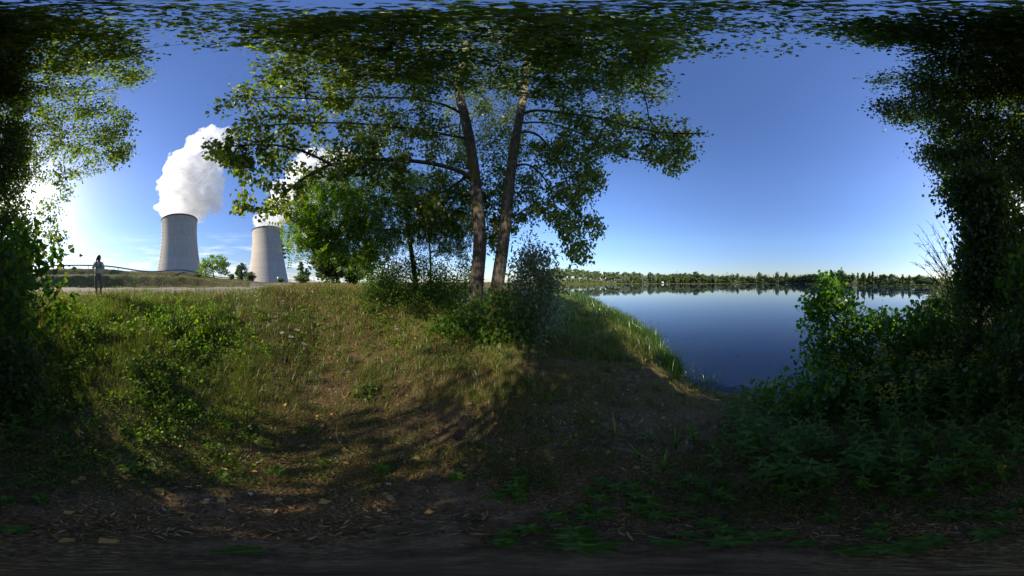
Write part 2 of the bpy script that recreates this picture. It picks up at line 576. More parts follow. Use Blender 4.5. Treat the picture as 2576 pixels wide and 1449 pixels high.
LEAF = {
    'deltoid': T_([(0, 0, 0), (.46, .30, .07), (0, 1.0, -.06), (-.46, .30, .07)], [(0, 1, 2), (0, 2, 3)]),
    'round': T_([(0, 0, 0), (.30, .18, .05), (.43, .52, .09), (.28, .86, .05), (0, 1.0, -.05), (-.28, .86, .05), (-.43, .52, .09), (-.30, .18, .05), (0, .5, -.01)],
                [(8, 0, 1), (8, 1, 2), (8, 2, 3), (8, 3, 4), (8, 4, 5), (8, 5, 6), (8, 6, 7), (8, 7, 0)]),
    'lobed': T_([(0, 0, 0), (.33, -.04, .04), (.50, .30, .08), (.30, .50, .05), (.26, .76, .04), (0, 1.0, -.06), (-.26, .76, .04), (-.30, .50, .05), (-.50, .30, .08), (-.33, -.04, .04), (0, .42, 0)],
                [(10, 0, 1), (10, 1, 2), (10, 2, 3), (10, 3, 4), (10, 4, 5), (10, 5, 6), (10, 6, 7), (10, 7, 8), (10, 8, 9), (10, 9, 0)]),
    'lance': T_([(0, 0, 0), (.09, .35, .02), (0, 1.0, -.12), (-.09, .35, .02)], [(0, 1, 2), (0, 2, 3)]),
    'blade': T_([(0, 0, 0), (.17, .30, .05), (.14, .62, .0), (0, 1.0, -.18), (-.14, .62, .0), (-.17, .30, .05), (0, .45, -.02)],
                [(6, 0, 1), (6, 1, 2), (6, 2, 3), (6, 3, 4), (6, 4, 5), (6, 5, 0)]),
    'oval': T_([(0, 0, 0), (.30, .40, .05), (0, 1.0, -.05), (-.30, .40, .05)], [(0, 1, 2), (0, 2, 3)]),
    'card': T_([(-.5, -.1, .05), (.15, -.5, -.06), (.5, .12, .06), (-.1, .5, -.04)], [(0, 1, 2), (0, 2, 3)]),
}


def _pinnate():
    v, f = [], []
    for k in range(4):
        yb = .14 + .22 * k
        for s in (-1, 1):
            b = len(v)
            w, l = .085, .26
            ax = np.array([s * .94, .34])
            nx = np.array([-ax[1], ax[0]]) * w
            p0 = np.array([0, yb])
            droop = -.05
            v += [(*p0, 0), (*(p0 + ax * l * .5 + nx), 0), (*(p0 + ax * l), droop), (*(p0 + ax * l * .5 - nx), 0)]
            f += [(b, b + 1, b + 2), (b, b + 2, b + 3)]
    b = len(v)
    v += [(-.008, 0, 0), (.008, 0, 0), (0, 1.0, -.04)]
    f += [(b, b + 1, b + 2)]
    return T_(v, f)


LEAF['pinnate'] = _pinnate()


def frames(dirs, up):
    d = dirs / np.maximum(np.linalg.norm(dirs, axis=1, keepdims=True), 1e-9)
    s = np.cross(d, up)
    s /= np.maximum(np.linalg.norm(s, axis=1, keepdims=True), 1e-9)
    n = np.cross(s, d)
    return s, d, n


def leaf_arrays(kind, pos, dirs, up, size):
    tv, tf = LEAF[kind]
    s, d, n = frames(dirs, up)
    v = pos[:, None] + size[:, None, None] * (tv[None, :, 0:1] * s[:, None] + tv[None, :, 1:2] * d[:, None] + tv[None, :, 2:3] * n[:, None])
    f = tf[None] + (np.arange(len(pos)) * len(tv))[:, None, None]
    return v.reshape(-1, 3), f.reshape(-1, 3)


def leaves(name, kind, pos, dirs, up, size, mat, parent=None):
    v, f = leaf_arrays(kind, pos, dirs, up, size)
    return mobj(name, v, f, mat, parent)


def rnd(n, s=1.0):
    return rng.normal(0, 1, (n, 3)) * s


# ------------------------------------------------------------------ growing branches
def grow(skel, attr, seg=.4, twig=.006, expo=.46, trunk_pen=.6, lift=.12, rmax=.09):
    """skel: list of (points, r0, r1); attr: points that the branches must reach.
    Returns chains for tubes and the (attractor, twig direction) pairs."""
    cap = 60000
    pos = np.zeros((cap, 3))
    par = np.full(cap, -1, int)
    base = np.zeros(cap)
    pen = np.zeros(cap)
    n = 0
    for si, (pts, r0, r1) in enumerate(skel):
        pts = np.asarray(pts, float)
        # resample smooth
        t = np.linspace(0, len(pts) - 1, max(len(pts) * 4, 6))
        tt = np.arange(len(pts))
        q = np.stack([catmull(tt, pts[:, k], t) for k in range(3)], -1)
        rr = np.linspace(r0, r1, len(q))
        if si == 0:
            prev = -1
        else:
            prev = int(np.argmin(np.linalg.norm(pos[:n] - q[0], axis=1)))
            q = q[1:]
            rr = rr[1:]
        for a, b in zip(q, rr):
            pos[n] = a
            par[n] = prev
            base[n] = b
            pen[n] = trunk_pen if si == 0 else trunk_pen * .3
            prev = n
            n += 1
    nskel = n
    attr = np.asarray(attr, float)
    d0 = np.min(np.linalg.norm(attr[:, None] - pos[None, :n], axis=2), axis=1) if len(attr) < 6000 else np.zeros(len(attr))
    order = np.argsort(d0 + rng.normal(0, .15, len(d0)))
    ends = np.zeros((len(attr), 3))
    low = pos[0, 2]
    for k in order:
        a = attr[k]
        d = np.linalg.norm(pos[:n] - a, axis=1)
        cost = d + pen[:n] + np.maximum(0, pos[:n, 2] - a[2]) * .25
        j = int(np.argmin(cost))
        L = d[j]
        m = int(np.clip(math.ceil(L / seg), 1, 7))
        ctl = (pos[j] + a) / 2 + np.array([0, 0, lift * L]) + rng.normal(0, .06 * L, 3)
        prev = j
        for s in range(1, m + 1):
            t = s / m
            pos[n] = (1 - t) ** 2 * pos[j] + 2 * t * (1 - t) * ctl + t * t * a
            par[n] = prev
            prev = n
            n += 1
        ends[k] = a - (ctl if m > 1 else pos[j])
    cnt = np.zeros(n)
    haschild = np.zeros(n, bool)
    for i in range(n - 1, 0, -1):
        if not haschild[i]:
            cnt[i] += 1
        if par[i] >= 0:
            cnt[par[i]] += cnt[i]
            haschild[par[i]] = True
    rad = np.minimum(twig * np.maximum(cnt, 1) ** expo, rmax)
    rad[:nskel] = np.maximum(base[:nskel], np.where(base[:nskel] > 0, 0, rad[:nskel]))
    for i in range(nskel, n):
        rad[i] = min(rad[i], rad[par[i]] * .92)
    kids = [[] for _ in range(n)]
    for i in range(1, n):
        if par[i] >= 0:
            kids[par[i]].append(i)
    chains = []
    start = [(0, None)]
    while start:
        i, p = start.pop()
        ch = [p, i] if p is not None else [i]
        cur = i
        while kids[cur]:
            ks = sorted(kids[cur], key=lambda q: -rad[q] - (10 if q < nskel and base[q] > 0 and q == cur + 1 else 0))
            for q in ks[1:]:
                start.append((q, cur))
            cur = ks[0]
            ch.append(cur)
        if len(ch) > 1:
            rr = rad[ch].copy()
            if p is not None:
                rr[0] = rr[1]
            chains.append((pos[ch], rr))
    return chains, ends


def catmull(tt, y, t):
    i = np.clip(t.astype(int), 0, len(y) - 2)
    u = t - i
    y0 = y[np.maximum(i - 1, 0)]
    y1 = y[i]
    y2 = y[i + 1]
    y3 = y[np.minimum(i + 2, len(y) - 1)]
    return .5 * (2 * y1 + (y2 - y0) * u + (2 * y0 - 5 * y1 + 4 * y2 - y3) * u * u + (3 * y1 - y0 - 3 * y2 + y3) * u ** 3)


def chains_mesh(name, chains, mat, parent=None, minr=0.0, big=10, wob=0.0):
    mb = MB()
    for pts, rr in chains:
        k = big if rr.max() > .12 else 7 if rr.max() > .04 else 4 if rr.max() > .012 else 3
        rr = np.maximum(rr, minr)
        if rr.max() > .12:
            k = 22
        v, f = tube_arrays(pts, rr, k)
        if rr.max() > .12 and wob:
            vv = v.reshape(len(pts), k, 3)
            c = pts[:, None]
            ph = np.arange(k)[None] / k * 2 * np.pi
            s = 1 + wob * (np.sin(3 * ph + pts[:, 2:3] * .8) * .5 + rng.normal(0, .35, (len(pts), k)))
            v = (c + (vv - c) * s[..., None]).reshape(-1, 3)
        mb.add(v, f)
    return mb.build(name, mat, parent, True)


def in_poly(x, y, poly):
    poly = np.asarray(poly, float)
    inside = np.zeros(len(x), bool)
    j = len(poly) - 1
    for i in range(len(poly)):
        xi, yi = poly[i]
        xj, yj = poly[j]
        if yi != yj:
            c = ((yi > y) != (yj > y)) & (x < (xj - xi) * (y - yi) / (yj - yi) + xi)
            inside ^= c
        j = i
    return inside


def poly_points(poly, n, solid=True):
    """points spread over the outline that a crown fills in the view, even in solid angle"""
    poly = np.asarray(poly, float)
    lo, hi = poly.min(0), poly.max(0)
    outx, outy = [], []
    got = 0
    while got < n:
        x = rng.uniform(lo[0], hi[0], 4000)
        y = rng.uniform(lo[1], hi[1], 4000)
        k = in_poly(x, y, poly)
        if solid:
            k &= rng.uniform(0, 1, 4000) < np.clip(np.cos(ang(x, y)[1]), .12, 1)
        outx.append(x[k])
        outy.append(y[k])
        got += k.sum()
    return np.concatenate(outx)[:n], np.concatenate(outy)[:n]


def at_dist(px, py, rh, zmax):
    """rh metres off over the ground, unless that is higher than zmax"""
    az, el = ang(px, py)
    h = np.minimum(rh * np.maximum(np.tan(el), 1e-6), zmax)
    rr = np.where(el > .05, h / np.maximum(np.tan(el), 1e-6), rh)
    return np.stack([rr * np.sin(az), rr * np.cos(az), CAM_H + np.where(el > .05, h, rh * np.tan(el))], -1)


def foliage(name, attr, ends, kind, per, sigma, size, mat, parent, droop=.6, upb=0.0, outw=0.0, jitter=.25):
    n = len(attr)
    per_ = np.maximum(1, rng.poisson(per * np.ones(n)))
    idx = np.repeat(np.arange(n), per_)
    k = len(idx)
    e = ends[idx]
    if np.ndim(sigma):
        sigma = np.asarray(sigma)[idx][:, None]
    t = rng.uniform(-.7, .25, (k, 1))
    pos = attr[idx] + e * t + rnd(k, sigma) * np.array([1, 1, .75])
    en = e / np.maximum(np.linalg.norm(e, axis=1, keepdims=True), 1e-6)
    d = rnd(k, .55) + np.array([0, 0, -droop]) + en * outw
    up = rnd(k, 1.0) + np.array([0, 0, upb])
    s = size * (1 + rng.normal(0, jitter, k)).clip(.45, 1.7)
    return leaves(name, kind, pos, d, up, s, mat, parent)


# ------------------------------------------------------------------ sky, sun, camera
def build_world():
    w = bpy.data.worlds.new('World')
    SC.world = w
    w.use_nodes = True
    nt = w.node_tree
    nt.nodes.clear()
    L = nt.links.new
    out = nt.nodes.new('ShaderNodeOutputWorld')
    bg = N(nt, 'Background', Strength=.13)
    sky = N(nt, 'TexSky')
    sky.sky_type = 'NISHITA'
    sky.sun_disc = False
    sky.sun_elevation = R(SUN_EL)
    sky.sun_rotation = R(SUN_AZ)
    sky.altitude = 200
    sky.air_density = 1.0
    sky.dust_density = .5
    sky.ozone_density = 2.5
    # thin streaks of cloud low over the power station
    tc = N(nt, 'TexCoord')
    sep = N(nt, 'SeparateXYZ')
    L(tc.outputs['Generated'], sep.inputs[0])
    mp = N(nt, 'Mapping')
    mp.inputs['Scale'].default_value = (3.0, 3.0, 26.0)
    L(tc.outputs['Generated'], mp.inputs['Vector'])
    nz = N(nt, 'TexNoise', Scale=1.6, Detail=9.0, Roughness=.62)
    L(mp.outputs[0], nz.inputs['Vector'])
    cl = ramp(nt, nz.outputs['Fac'], [(.47, (0, 0, 0)), (.68, (1, 1, 1))])
    band = ramp(nt, sep.outputs[2], [(.0, (.8, .8, .8)), (.03, (1, 1, 1)), (.17, (.45, .45, .45)), (.27, (0, 0, 0))])
    west = ramp(nt, sep.outputs[0], [(.0, (1, 1, 1)), (.01, (0, 0, 0))])
    wm = N(nt, 'MapRange')
    wm.inputs['From Min'].default_value = -.35
    wm.inputs['From Max'].default_value = -.75
    L(sep.outputs[0], wm.inputs['Value'])
    f = mixc(nt, 1.0, cl.outputs[0], band.outputs[0], 'MULTIPLY')
    f = mixc(nt, 1.0, f, wm.outputs[0], 'MULTIPLY')
    hs = N(nt, 'HueSaturation', Saturation=1.15, Hue=.514, Value=1.17)
    L(sky.outputs[0], hs.inputs['Color'])
    low = ramp(nt, sep.outputs[2], [(.0, (.47, .475, .58)), (.06, (.53, .54, .62)), (.22, (.80, .82, .84)), (.5, (1, 1, 1))])
    air = mixc(nt, 1.0, hs.outputs[0], low.outputs[0], 'MULTIPLY')
    col = mixc(nt, f, air, (6.2, 6.3, 6.8))
    L(col, bg.inputs['Color'])
    L(bg.outputs[0], out.inputs['Surface'])


def build_sun():
    li = bpy.data.lights.new('sun', 'SUN')
    li.energy = 5.0
    li.angle = R(.53)
    li.color = (1.0, .875, .68)
    o = bpy.data.objects.new('sun', li)
    COL.objects.link(o)
    a, e = R(SUN_AZ), R(SUN_EL)
    d = Vector((math.sin(a) * math.cos(e), math.cos(a) * math.cos(e), math.sin(e)))
    o.rotation_euler = d.to_track_quat('Z', 'Y').to_euler()
    o.location = d * 50


def build_camera():
    c = bpy.data.cameras.new('camera')
    c.type = 'PANO'
    c.clip_start = .02
    c.clip_end = 9000
    for holder in (c, getattr(c, 'cycles', None)):
        if holder is not None and hasattr(holder, 'panorama_type'):
            holder.panorama_type = 'EQUIRECTANGULAR'
            holder.latitude_min = R(-90)
            holder.latitude_max = R(LAT_MAX)
            holder.longitude_min = R(-180)
            holder.longitude_max = R(180)
    o = bpy.data.objects.new('panorama_camera', c)
    COL.objects.link(o)
    o.location = (0, 0, CAM_H)
    o.rotation_euler = (R(90), 0, 0)
    SC.camera = o


def render_setup():
    SC.view_settings.view_transform = 'Standard'
    SC.view_settings.look = 'None'
    SC.view_settings.gamma = 1
    SC.view_settings.exposure = 0.72
    cy = SC.cycles
    cy.max_bounces = 8
    cy.diffuse_bounces = 3
    cy.glossy_bounces = 3
    cy.transmission_bounces = 4
    cy.transparent_max_bounces = 8
    cy.volume_bounces = 24
    cy.volume_step_rate = .12
    cy.volume_max_steps = 512
    cy.caustics_reflective = False
    cy.caustics_refractive = False
    cy.sample_clamp_indirect = 8


# ------------------------------------------------------------------ cooling towers and steam
def concrete_mat():
    m, nt, out = nodes('tower_concrete')
    L = nt.links.new
    tc = N(nt, 'TexCoord')
    sep = N(nt, 'SeparateXYZ')
    L(tc.outputs['Object'], sep.inputs[0])
    x, y, z = sep.outputs

    def mth(op, a, b=None):
        n = N(nt, 'Math', operation=op)
        for i, v in enumerate((a, b)):
            if v is None:
                continue
            if hasattr(v, 'links'):
                L(v, n.inputs[i])
            else:
                n.inputs[i].default_value = v
        return n.outputs[0]
    an = mth('ARCTAN2', y, x)
    rib = mth('FRACT', mth('MULTIPLY', an, 110 / (2 * math.pi)))
    ribm = ramp(nt, rib, [(.0, (1, 1, 1)), (.16, (1, 1, 1)), (.2, (0, 0, 0)), (1, (0, 0, 0))])
    lift = mth('FRACT', mth('MULTIPLY', z, 1 / 3.0))
    liftm = ramp(nt, lift, [(.0, (1, 1, 1)), (.14, (1, 1, 1)), (.2, (0, 0, 0)), (1, (0, 0, 0))])
    cv = N(nt, 'CombineXYZ')
    L(mth('MULTIPLY', mth('FLOOR', mth('MULTIPLY', z, 1 / 3.0)), .37), cv.inputs[0])
    nb = N(nt, 'TexNoise', Scale=2.0, Detail=2.0)
    L(cv.outputs[0], nb.inputs['Vector'])
    cv2 = N(nt, 'CombineXYZ')
    L(mth('MULTIPLY', an, 40.0), cv2.inputs[0])
    L(mth('MULTIPLY', z, .035), cv2.inputs[1])
    ns = N(nt, 'TexNoise', Scale=1.0, Detail=5.0)
    L(cv2.outputs[0], ns.inputs['Vector'])
    c = ramp(nt, nb.outputs['Fac'], [(.3, (.37, .35, .325)), (.7, (.45, .425, .395))])
    st = ramp(nt, ns.outputs['Fac'], [(.35, (.80, .80, .80)), (.65, (1.05, 1.05, 1.05))])
    c = mixc(nt, 1.0, c.outputs[0], st.outputs[0], 'MULTIPLY')
    top = N(nt, 'MapRange')
    top.inputs['From Min'].default_value = 95
    top.inputs['From Max'].default_value = 150
    L(z, top.inputs['Value'])
    rs = mth('MULTIPLY', ribm.outputs[0], mth('ADD', mth('MULTIPLY', top.outputs[0], .30), .10))
    c = mixc(nt, rs, c, (.12, .115, .11))
    c = mixc(nt, mth('MULTIPLY', liftm.outputs[0], .22), c, (.15, .145, .14))
    b = N(nt, 'BsdfPrincipled', Roughness=.9)
    b.inputs['Specular IOR Level'].default_value = .15
    L(c, b.inputs['Base Color'])
    L(b.outputs[0], out.inputs['Surface'])
    return m


def tower_r(z):
    return 52.0 * math.sqrt(1 + ((z - 138) / 146.0) ** 2)


def build_tower(px, dist, label, stair_px_side=None):
    az = px_az(px)
    x, y, _ = polar(az, dist)
    root = empty('cooling_tower', (x, y, 1.2), 0, label, 'cooling tower', 'cooling towers')
    zs = np.linspace(0, 165, 67)
    mb = MB()
    prof = [(tower_r(z), z) for z in zs] + [(tower_r(z) - .9, z) for z in zs[::-1]]
    mb.lathe(prof, 160)
    mb.build('shell', M['concrete'], root, True)
    r = tower_r(165)
    mb = MB()
    mb.lathe([(r + .02, 163.2), (r + 1.5, 163.6), (r + 1.5, 165.8), (r + 1.3, 165.8), (r + 1.3, 165.2), (r - 1.2, 165.2), (r - 1.2, 164.6)], 120)
    mb.build('rim_walkway', M['dark_metal'], root, True)
    if stair_px_side is not None:
        # a caged ladder with resting platforms up the sunward side
        a = math.atan2(-x, -y) + R(stair_px_side)
        lad = MB()
        pts = [((tower_r(z) + 1.0) * math.sin(a), (tower_r(z) + 1.0) * math.cos(a), z) for z in np.linspace(2, 164, 40)]
        lad.tube(pts, .22, 5)
        for z in np.arange(9, 160, 9.0):
            q = tower_r(z) + 1.6
            lad.box((q * math.sin(a), q * math.cos(a), z), (1.5, 1.5, 1.3), Matrix.Rotation(-a, 3, 'Z'))
        lad.build('ladder', M['dark_metal'], root)
    return root


def steam_mat():
    m, nt, out = nodes('steam')
    v = N(nt, 'VolumeScatter', Density=.06, Anisotropy=.45)
    tc = N(nt, 'TexCoord')
    n = N(nt, 'TexNoise', Scale=.036, Detail=6.0, Roughness=.68)
    nt.links.new(tc.outputs['Object'], n.inputs['Vector'])
    dn = N(nt, 'MapRange')
    dn.inputs['From Min'].default_value = .43
    dn.inputs['From Max'].default_value = .59
    dn.inputs['To Min'].default_value = .0
    dn.inputs['To Max'].default_value = .085
    nt.links.new(n.outputs['Fac'], dn.inputs['Value'])
    nt.links.new(dn.outputs[0], v.inputs['Density'])
    v.inputs['Color'].default_value = (.9995, .9995, .9995, 1)
    nt.links.new(v.outputs[0], out.inputs['Volume'])
    return m


def build_plume(balls, rh, label):
    bm = bmesh.new()
    c0 = Vector(P(balls[0][0], balls[0][1], rh))
    for px, py, r in balls:
        c = Vector(P(px, py, rh + rng.uniform(-14, 14)))
        d = (c - Vector((0, 0, CAM_H))).length
        rad = d * r * R(.122)
        bmesh.ops.create_icosphere(bm, subdivisions=3, radius=rad, matrix=Matrix.Translation(c - c0))
    me = bpy.data.meshes.new('steam_plume')
    bm.to_mesh(me)
    bm.free()
    me.materials.append(M['steam'])
    o = obj('steam_plume', me)
    o.location = c0
    md = o.modifiers.new('join', 'REMESH')
    md.mode = 'VOXEL'
    md.voxel_size = 3.0
    for k, (sz, st) in enumerate(((70, 34), (30, 27), (12, 12))):
        t = bpy.data.textures.new('billow', 'CLOUDS')
        t.noise_scale = sz
        t.noise_depth = 2
        dm = o.modifiers.new('billow', 'DISPLACE')
        dm.texture = t
        dm.texture_coords = 'GLOBAL'
        dm.strength = st
        dm.mid_level = .5
    return tag(o, label, 'steam plume', 'steam plumes over the towers')


# ------------------------------------------------------------------ the big trees
def limb(pts):
    """pts: (px, py, rh)"""
    return np.array([P(a, b, c) for a, b, c in pts])


CENTRE_L = [(600, 545), (585, 490), (625, 450), (560, 412), (505, 375), (540, 350), (600, 345), (575, 295), (545, 270), (595, 240), (565, 218), (610, 200),
            (700, 180), (655, 165), (720, 140), (690, 118), (565, 100), (600, 78), (700, 45), (1250, 30), (1250, 640), (1180, 620), (1050, 560), (960, 470), (900, 450), (820, 450), (760, 490), (740, 540), (700, 570), (655, 590), (640, 560)]
CENTRE_R = [(1250, 30), (1800, 60), (1700, 95), (1795, 118), (1760, 128), (1690, 150), (1650, 165), (1690, 215), (1610, 215), (1690, 248), (1550, 255), (1530, 272), (1700, 300), (1770, 330), (1740, 395), (1700, 440), (1640, 415), (1580, 400),
            (1500, 392), (1525, 465), (1480, 500), (1520, 575), (1490, 610), (1475, 650), (1435, 655), (1420, 600), (1380, 560), (1330, 560), (1250, 600)]
LEFT_T = [(-60, 20), (300, 45), (345, 108), (330, 140), (368, 175), (375, 205), (310, 225), (262, 282), (355, 278), (350, 292), (328, 355), (318, 405), (258, 430), (200, 452), (206, 480), (165, 530), (135, 560), (158, 600), (120, 640), (60, 680), (-60, 690)]
RIGHT_T = [(2640, 20), (2150, 60), (2140, 92), (2300, 110), (2335, 140), (2310, 165), (2195, 202), (2320, 222), (2215, 262), (2225, 300), (2310, 310), (2368, 358), (2312, 390), (2390, 440), (2395, 500), (2440, 550), (2445, 600), (2430, 680), (2460, 740), (2640, 740)]


def open_rim(p):
    """no clusters hang in front of the farther tower's rim"""
    az = np.degrees(np.arctan2(p[:, 0], p[:, 1]))
    el = np.degrees(np.arctan2(p[:, 2] - CAM_H, np.hypot(p[:, 0], p[:, 1])))
    return p[~((az > -93.5) & (az < -77.5) & (el < 20.5))]


def build_poplar(label, skel, attr, per, kind='deltoid', size=.062, group=None, sigma=.20, mat='poplar', droop=.7, name='poplar_tree', seg=.4, bark='bark_pale', wob=.035, inner=0):
    chains, ends = grow(skel, attr, seg=seg, twig=.0075, expo=.45)
    b = skel[0][0][0]
    root = empty(name, tuple(b), 0, label, 'tree', group)
    off = np.array(b)
    chains = [(p - off, r) for p, r in chains]
    chains_mesh('trunk', chains, M[bark], root, wob=wob)
    if inner:
        q = (np.linalg.norm(np.asarray(attr) - np.array([0, 0, CAM_H]), axis=1) / inner).clip(.35, 1.4)
        per, sigma = per * q ** 1.4, sigma * q
    foliage('crown', np.asarray(attr) - off, ends, kind, per, sigma, size, M[mat], root, droop)
    return root


def centre_trees():
    ta = limb([(1196, 760, 6.2), (1200, 700, 6.1), (1206, 640, 6.05), (1207, 580, 6.0), (1202, 520, 6.0), (1194, 440, 6.0), (1182, 360, 6.0), (1168, 290, 6.0), (1155, 235, 5.9), (1158, 180, 5.4), (1172, 140, 4.9), (1175, 105, 4.3)])
    tb = limb([(1246, 765, 5.9), (1252, 710, 5.9), (1262, 640, 5.95), (1272, 560, 6.0), (1279, 490, 6.0), (1287, 420, 6.0), (1297, 350, 6.1), (1308, 290, 6.2), (1318, 240, 6.2), (1325, 180, 5.8), (1330, 130, 5.2)])
    A1 = limb([(1186, 448, 6.0), (1150, 428, 5.8), (1080, 410, 5.5), (990, 402, 5.2), (900, 402, 4.9), (830, 415, 4.6), (770, 445, 4.3), (725, 480, 4.1)])
    A2 = limb([(830, 412, 4.6), (760, 380, 4.2), (690, 365, 3.9), (620, 365, 3.6), (550, 372, 3.4)])
    A3 = limb([(1168, 290, 6.0), (1120, 265, 5.6), (1050, 250, 5.2), (950, 245, 4.8), (820, 250, 4.2), (680, 245, 3.6)])
    A4 = limb([(1180, 350, 6.0), (1100, 335, 5.7), (1000, 320, 5.2), (880, 310, 4.7), (760, 310, 4.2), (640, 320, 3.8)])
    A5 = limb([(1158, 180, 5.4), (1110, 120, 4.5), (1040, 85, 3.4), (900, 70, 2.6)])
    A6 = limb([(1190, 430, 6.0), (1120, 480, 6.6), (1040, 500, 7.0), (960, 520, 7.2)])
    B1 = limb([(1308, 290, 6.2), (1345, 278, 6.1), (1420, 284, 5.9), (1500, 297, 5.6), (1600, 322, 5.2), (1690, 335, 4.9), (1775, 335, 4.7)])
    B2 = limb([(1300, 335, 6.1), (1345, 335, 6.4), (1385, 375, 6.8), (1415, 430, 7.0), (1440, 500, 7.1), (1455, 570, 7.1)])
    B3 = limb([(1287, 420, 6.0), (1330, 415, 6.3), (1370, 450, 6.6), (1395, 510, 6.8), (1400, 570, 6.8)])
    B4 = limb([(1318, 240, 6.2), (1390, 215, 5.8), (1490, 205, 5.2), (1600, 200, 4.6)])
    B5 = limb([(1325, 180, 5.8), (1400, 130, 4.8), (1540, 110, 3.8), (1700, 115, 3.2)])
    B6 = limb([(1304, 310, 6.1), (1380, 310, 6.0), (1480, 345, 5.7), (1560, 390, 5.5), (1620, 405, 5.3)])

    def rh_of(px, py):
        a = np.abs(px_az(px))
        near = np.interp(a, [0, 20, 60, 90, 120], [4.6, 4.3, 3.8, 3.2, 2.6])
        far = np.interp(a, [0, 20, 60, 90, 120], [9.0, 8.5, 6.2, 4.6, 3.6])
        return rng.uniform(near, far)
    def behind(px, py, rh):
        k = (py > 215) & (((px > 1125) & (px < 1345)))
        return np.where(k, np.maximum(rh, rng.uniform(6.9, 9.0, len(px))), rh)
    xa, ya = poly_points(CENTRE_L, 760)
    pa = at_dist(xa, ya, behind(xa, ya, rh_of(xa, ya)), np.where(np.abs(xa - 1235) < 110, 13, rng.uniform(5.5, 11.0, len(xa))))
    xb, yb = poly_points(CENTRE_R, 640)
    pb = at_dist(xb, yb, behind(xb, yb, rh_of(xb, yb)), np.where(np.abs(xb - 1235) < 110, 13, rng.uniform(5.5, 11.0, len(xb))))
    def overhead(n, zlo, zhi, rmax):
        a = rng.uniform(0, 2 * np.pi, n)
        q = rmax * np.sqrt(rng.uniform(.03, 1, n))
        return np.stack([q * np.cos(a), q * np.sin(a), rng.uniform(zlo, zhi, n)], -1)
    xh, yh = poly_points([(600, 40), (1250, 25), (1250, 230), (700, 215), (640, 170), (700, 150), (580, 100)], 190)
    pa = np.concatenate([pa, at_dist(xh, yh, rh_of(xh, yh), rng.uniform(6, 11, len(xh)))])
    xh, yh = poly_points([(1250, 25), (1780, 50), (1700, 110), (1640, 170), (1600, 230), (1250, 240)], 150)
    pb = np.concatenate([pb, at_dist(xh, yh, rh_of(xh, yh), rng.uniform(6, 11, len(xh)))])
    pa = open_rim(pa)
    za = np.degrees(np.arctan2(pa[:, 0], pa[:, 1]))
    ze = np.degrees(np.arctan2(pa[:, 2] - CAM_H, np.hypot(pa[:, 0], pa[:, 1])))
    pa = pa[~((za > -91) & (za < -64) & (ze > 17) & (ze < 36) & (rng.uniform(0, 1, len(pa)) < .5))]
    pa = np.concatenate([pa, overhead(70, 8.5, 12, 2.6)])
    pb = np.concatenate([pb, overhead(50, 8.5, 12, 2.4)])
    g = 'twin poplars by the lake'
    build_poplar('left of the twin poplars, straight pale trunk with long arching limb towards the cooling towers',
                 [(ta, .275, .13), (A1, .10, .03), (A2, .045, .018), (A3, .075, .02), (A4, .065, .02), (A5, .07, .02), (A6, .055, .018)], pa, 44, size=.108, sigma=.16, group=g, inner=7.0)
    build_poplar('right of the twin poplars, leaning trunk with limbs reaching out over the lake',
                 [(tb, .255, .12), (B1, .085, .025), (B2, .06, .018), (B3, .055, .018), (B4, .07, .018), (B5, .07, .02), (B6, .05, .018)], pb, 41, size=.108, sigma=.16, group=g, inner=7.0)


def sun_side_trees():
    def rr(px, py, lo, hi):
        return rng.uniform(lo, hi, len(px))
    x, y = poly_points(LEFT_T, 900)
    k = ~((y > 400) & (rng.uniform(0, 1, len(x)) < np.where((y > 435) & (y < 600), .80, .5)))
    x, y = x[k], y[k]
    xh, yh = poly_points([(-60, 30), (330, 60), (340, 120), (360, 200), (-60, 210)], 170)
    x, y = np.concatenate([x, xh]), np.concatenate([y, yh])
    az = np.abs(px_az(x))
    p = at_dist(x, y, rng.uniform(np.interp(az, [128, 150, 190], [4.2, 5.5, 6.5]), np.interp(az, [128, 150, 190], [6.2, 8.5, 10.0])), rng.uniform(7, 13, len(x)))
    t = np.array([polar(173, 10.4, .4), polar(173, 10.2, 3), polar(174, 10.0, 6), polar(175, 9.5, 9), polar(177, 8.5, 12.5), polar(179, 7.2, 14)])
    t[0, 2] = gz1(t[0, 0], t[0, 1]) - .1
    build_poplar('backlit poplar with the low sun behind it and sky showing through its leaves', [(t, .18, .07)], p, 54, size=.10, sigma=.18, group=None)
    x, y = poly_points(RIGHT_T, 1150)
    k = ~((x > 2525) & (y > 450) & (y < 640) & (rng.uniform(0, 1, len(x)) < .55))
    x, y = x[k], y[k]
    xh, yh = poly_points([(2200, 45), (2640, 30), (2640, 260), (2330, 250), (2250, 205), (2340, 150), (2300, 105)], 170)
    x, y = np.concatenate([x, xh]), np.concatenate([y, yh])
    az = np.abs(px_az(x))
    rh = rng.uniform(np.interp(az, [120, 150, 190], [4.2, 4.6, 5.0]), np.interp(az, [120, 150, 190], [6.4, 7.6, 8.2]))
    rh = np.where((x > 2380) & (x < 2510) & (y > 430), rng.uniform(3.9, 5.0, len(x)), rh)
    p = at_dist(x, y, rh, rng.uniform(7, 12.5, len(x)))
    t = np.array([polar(166, 9.0, .2), polar(166, 8.9, 3), polar(165, 8.6, 6), polar(164, 8.0, 9), polar(164, 7.2, 11.5), polar(166, 6.2, 13)])
    t[0, 2] = gz1(t[0, 0], t[0, 1]) - .1
    build_poplar('dense shaded poplar overhanging the alder bush at the lake edge', [(t, .2, .07)], p, 90, size=.10, sigma=.26, mat='dark')


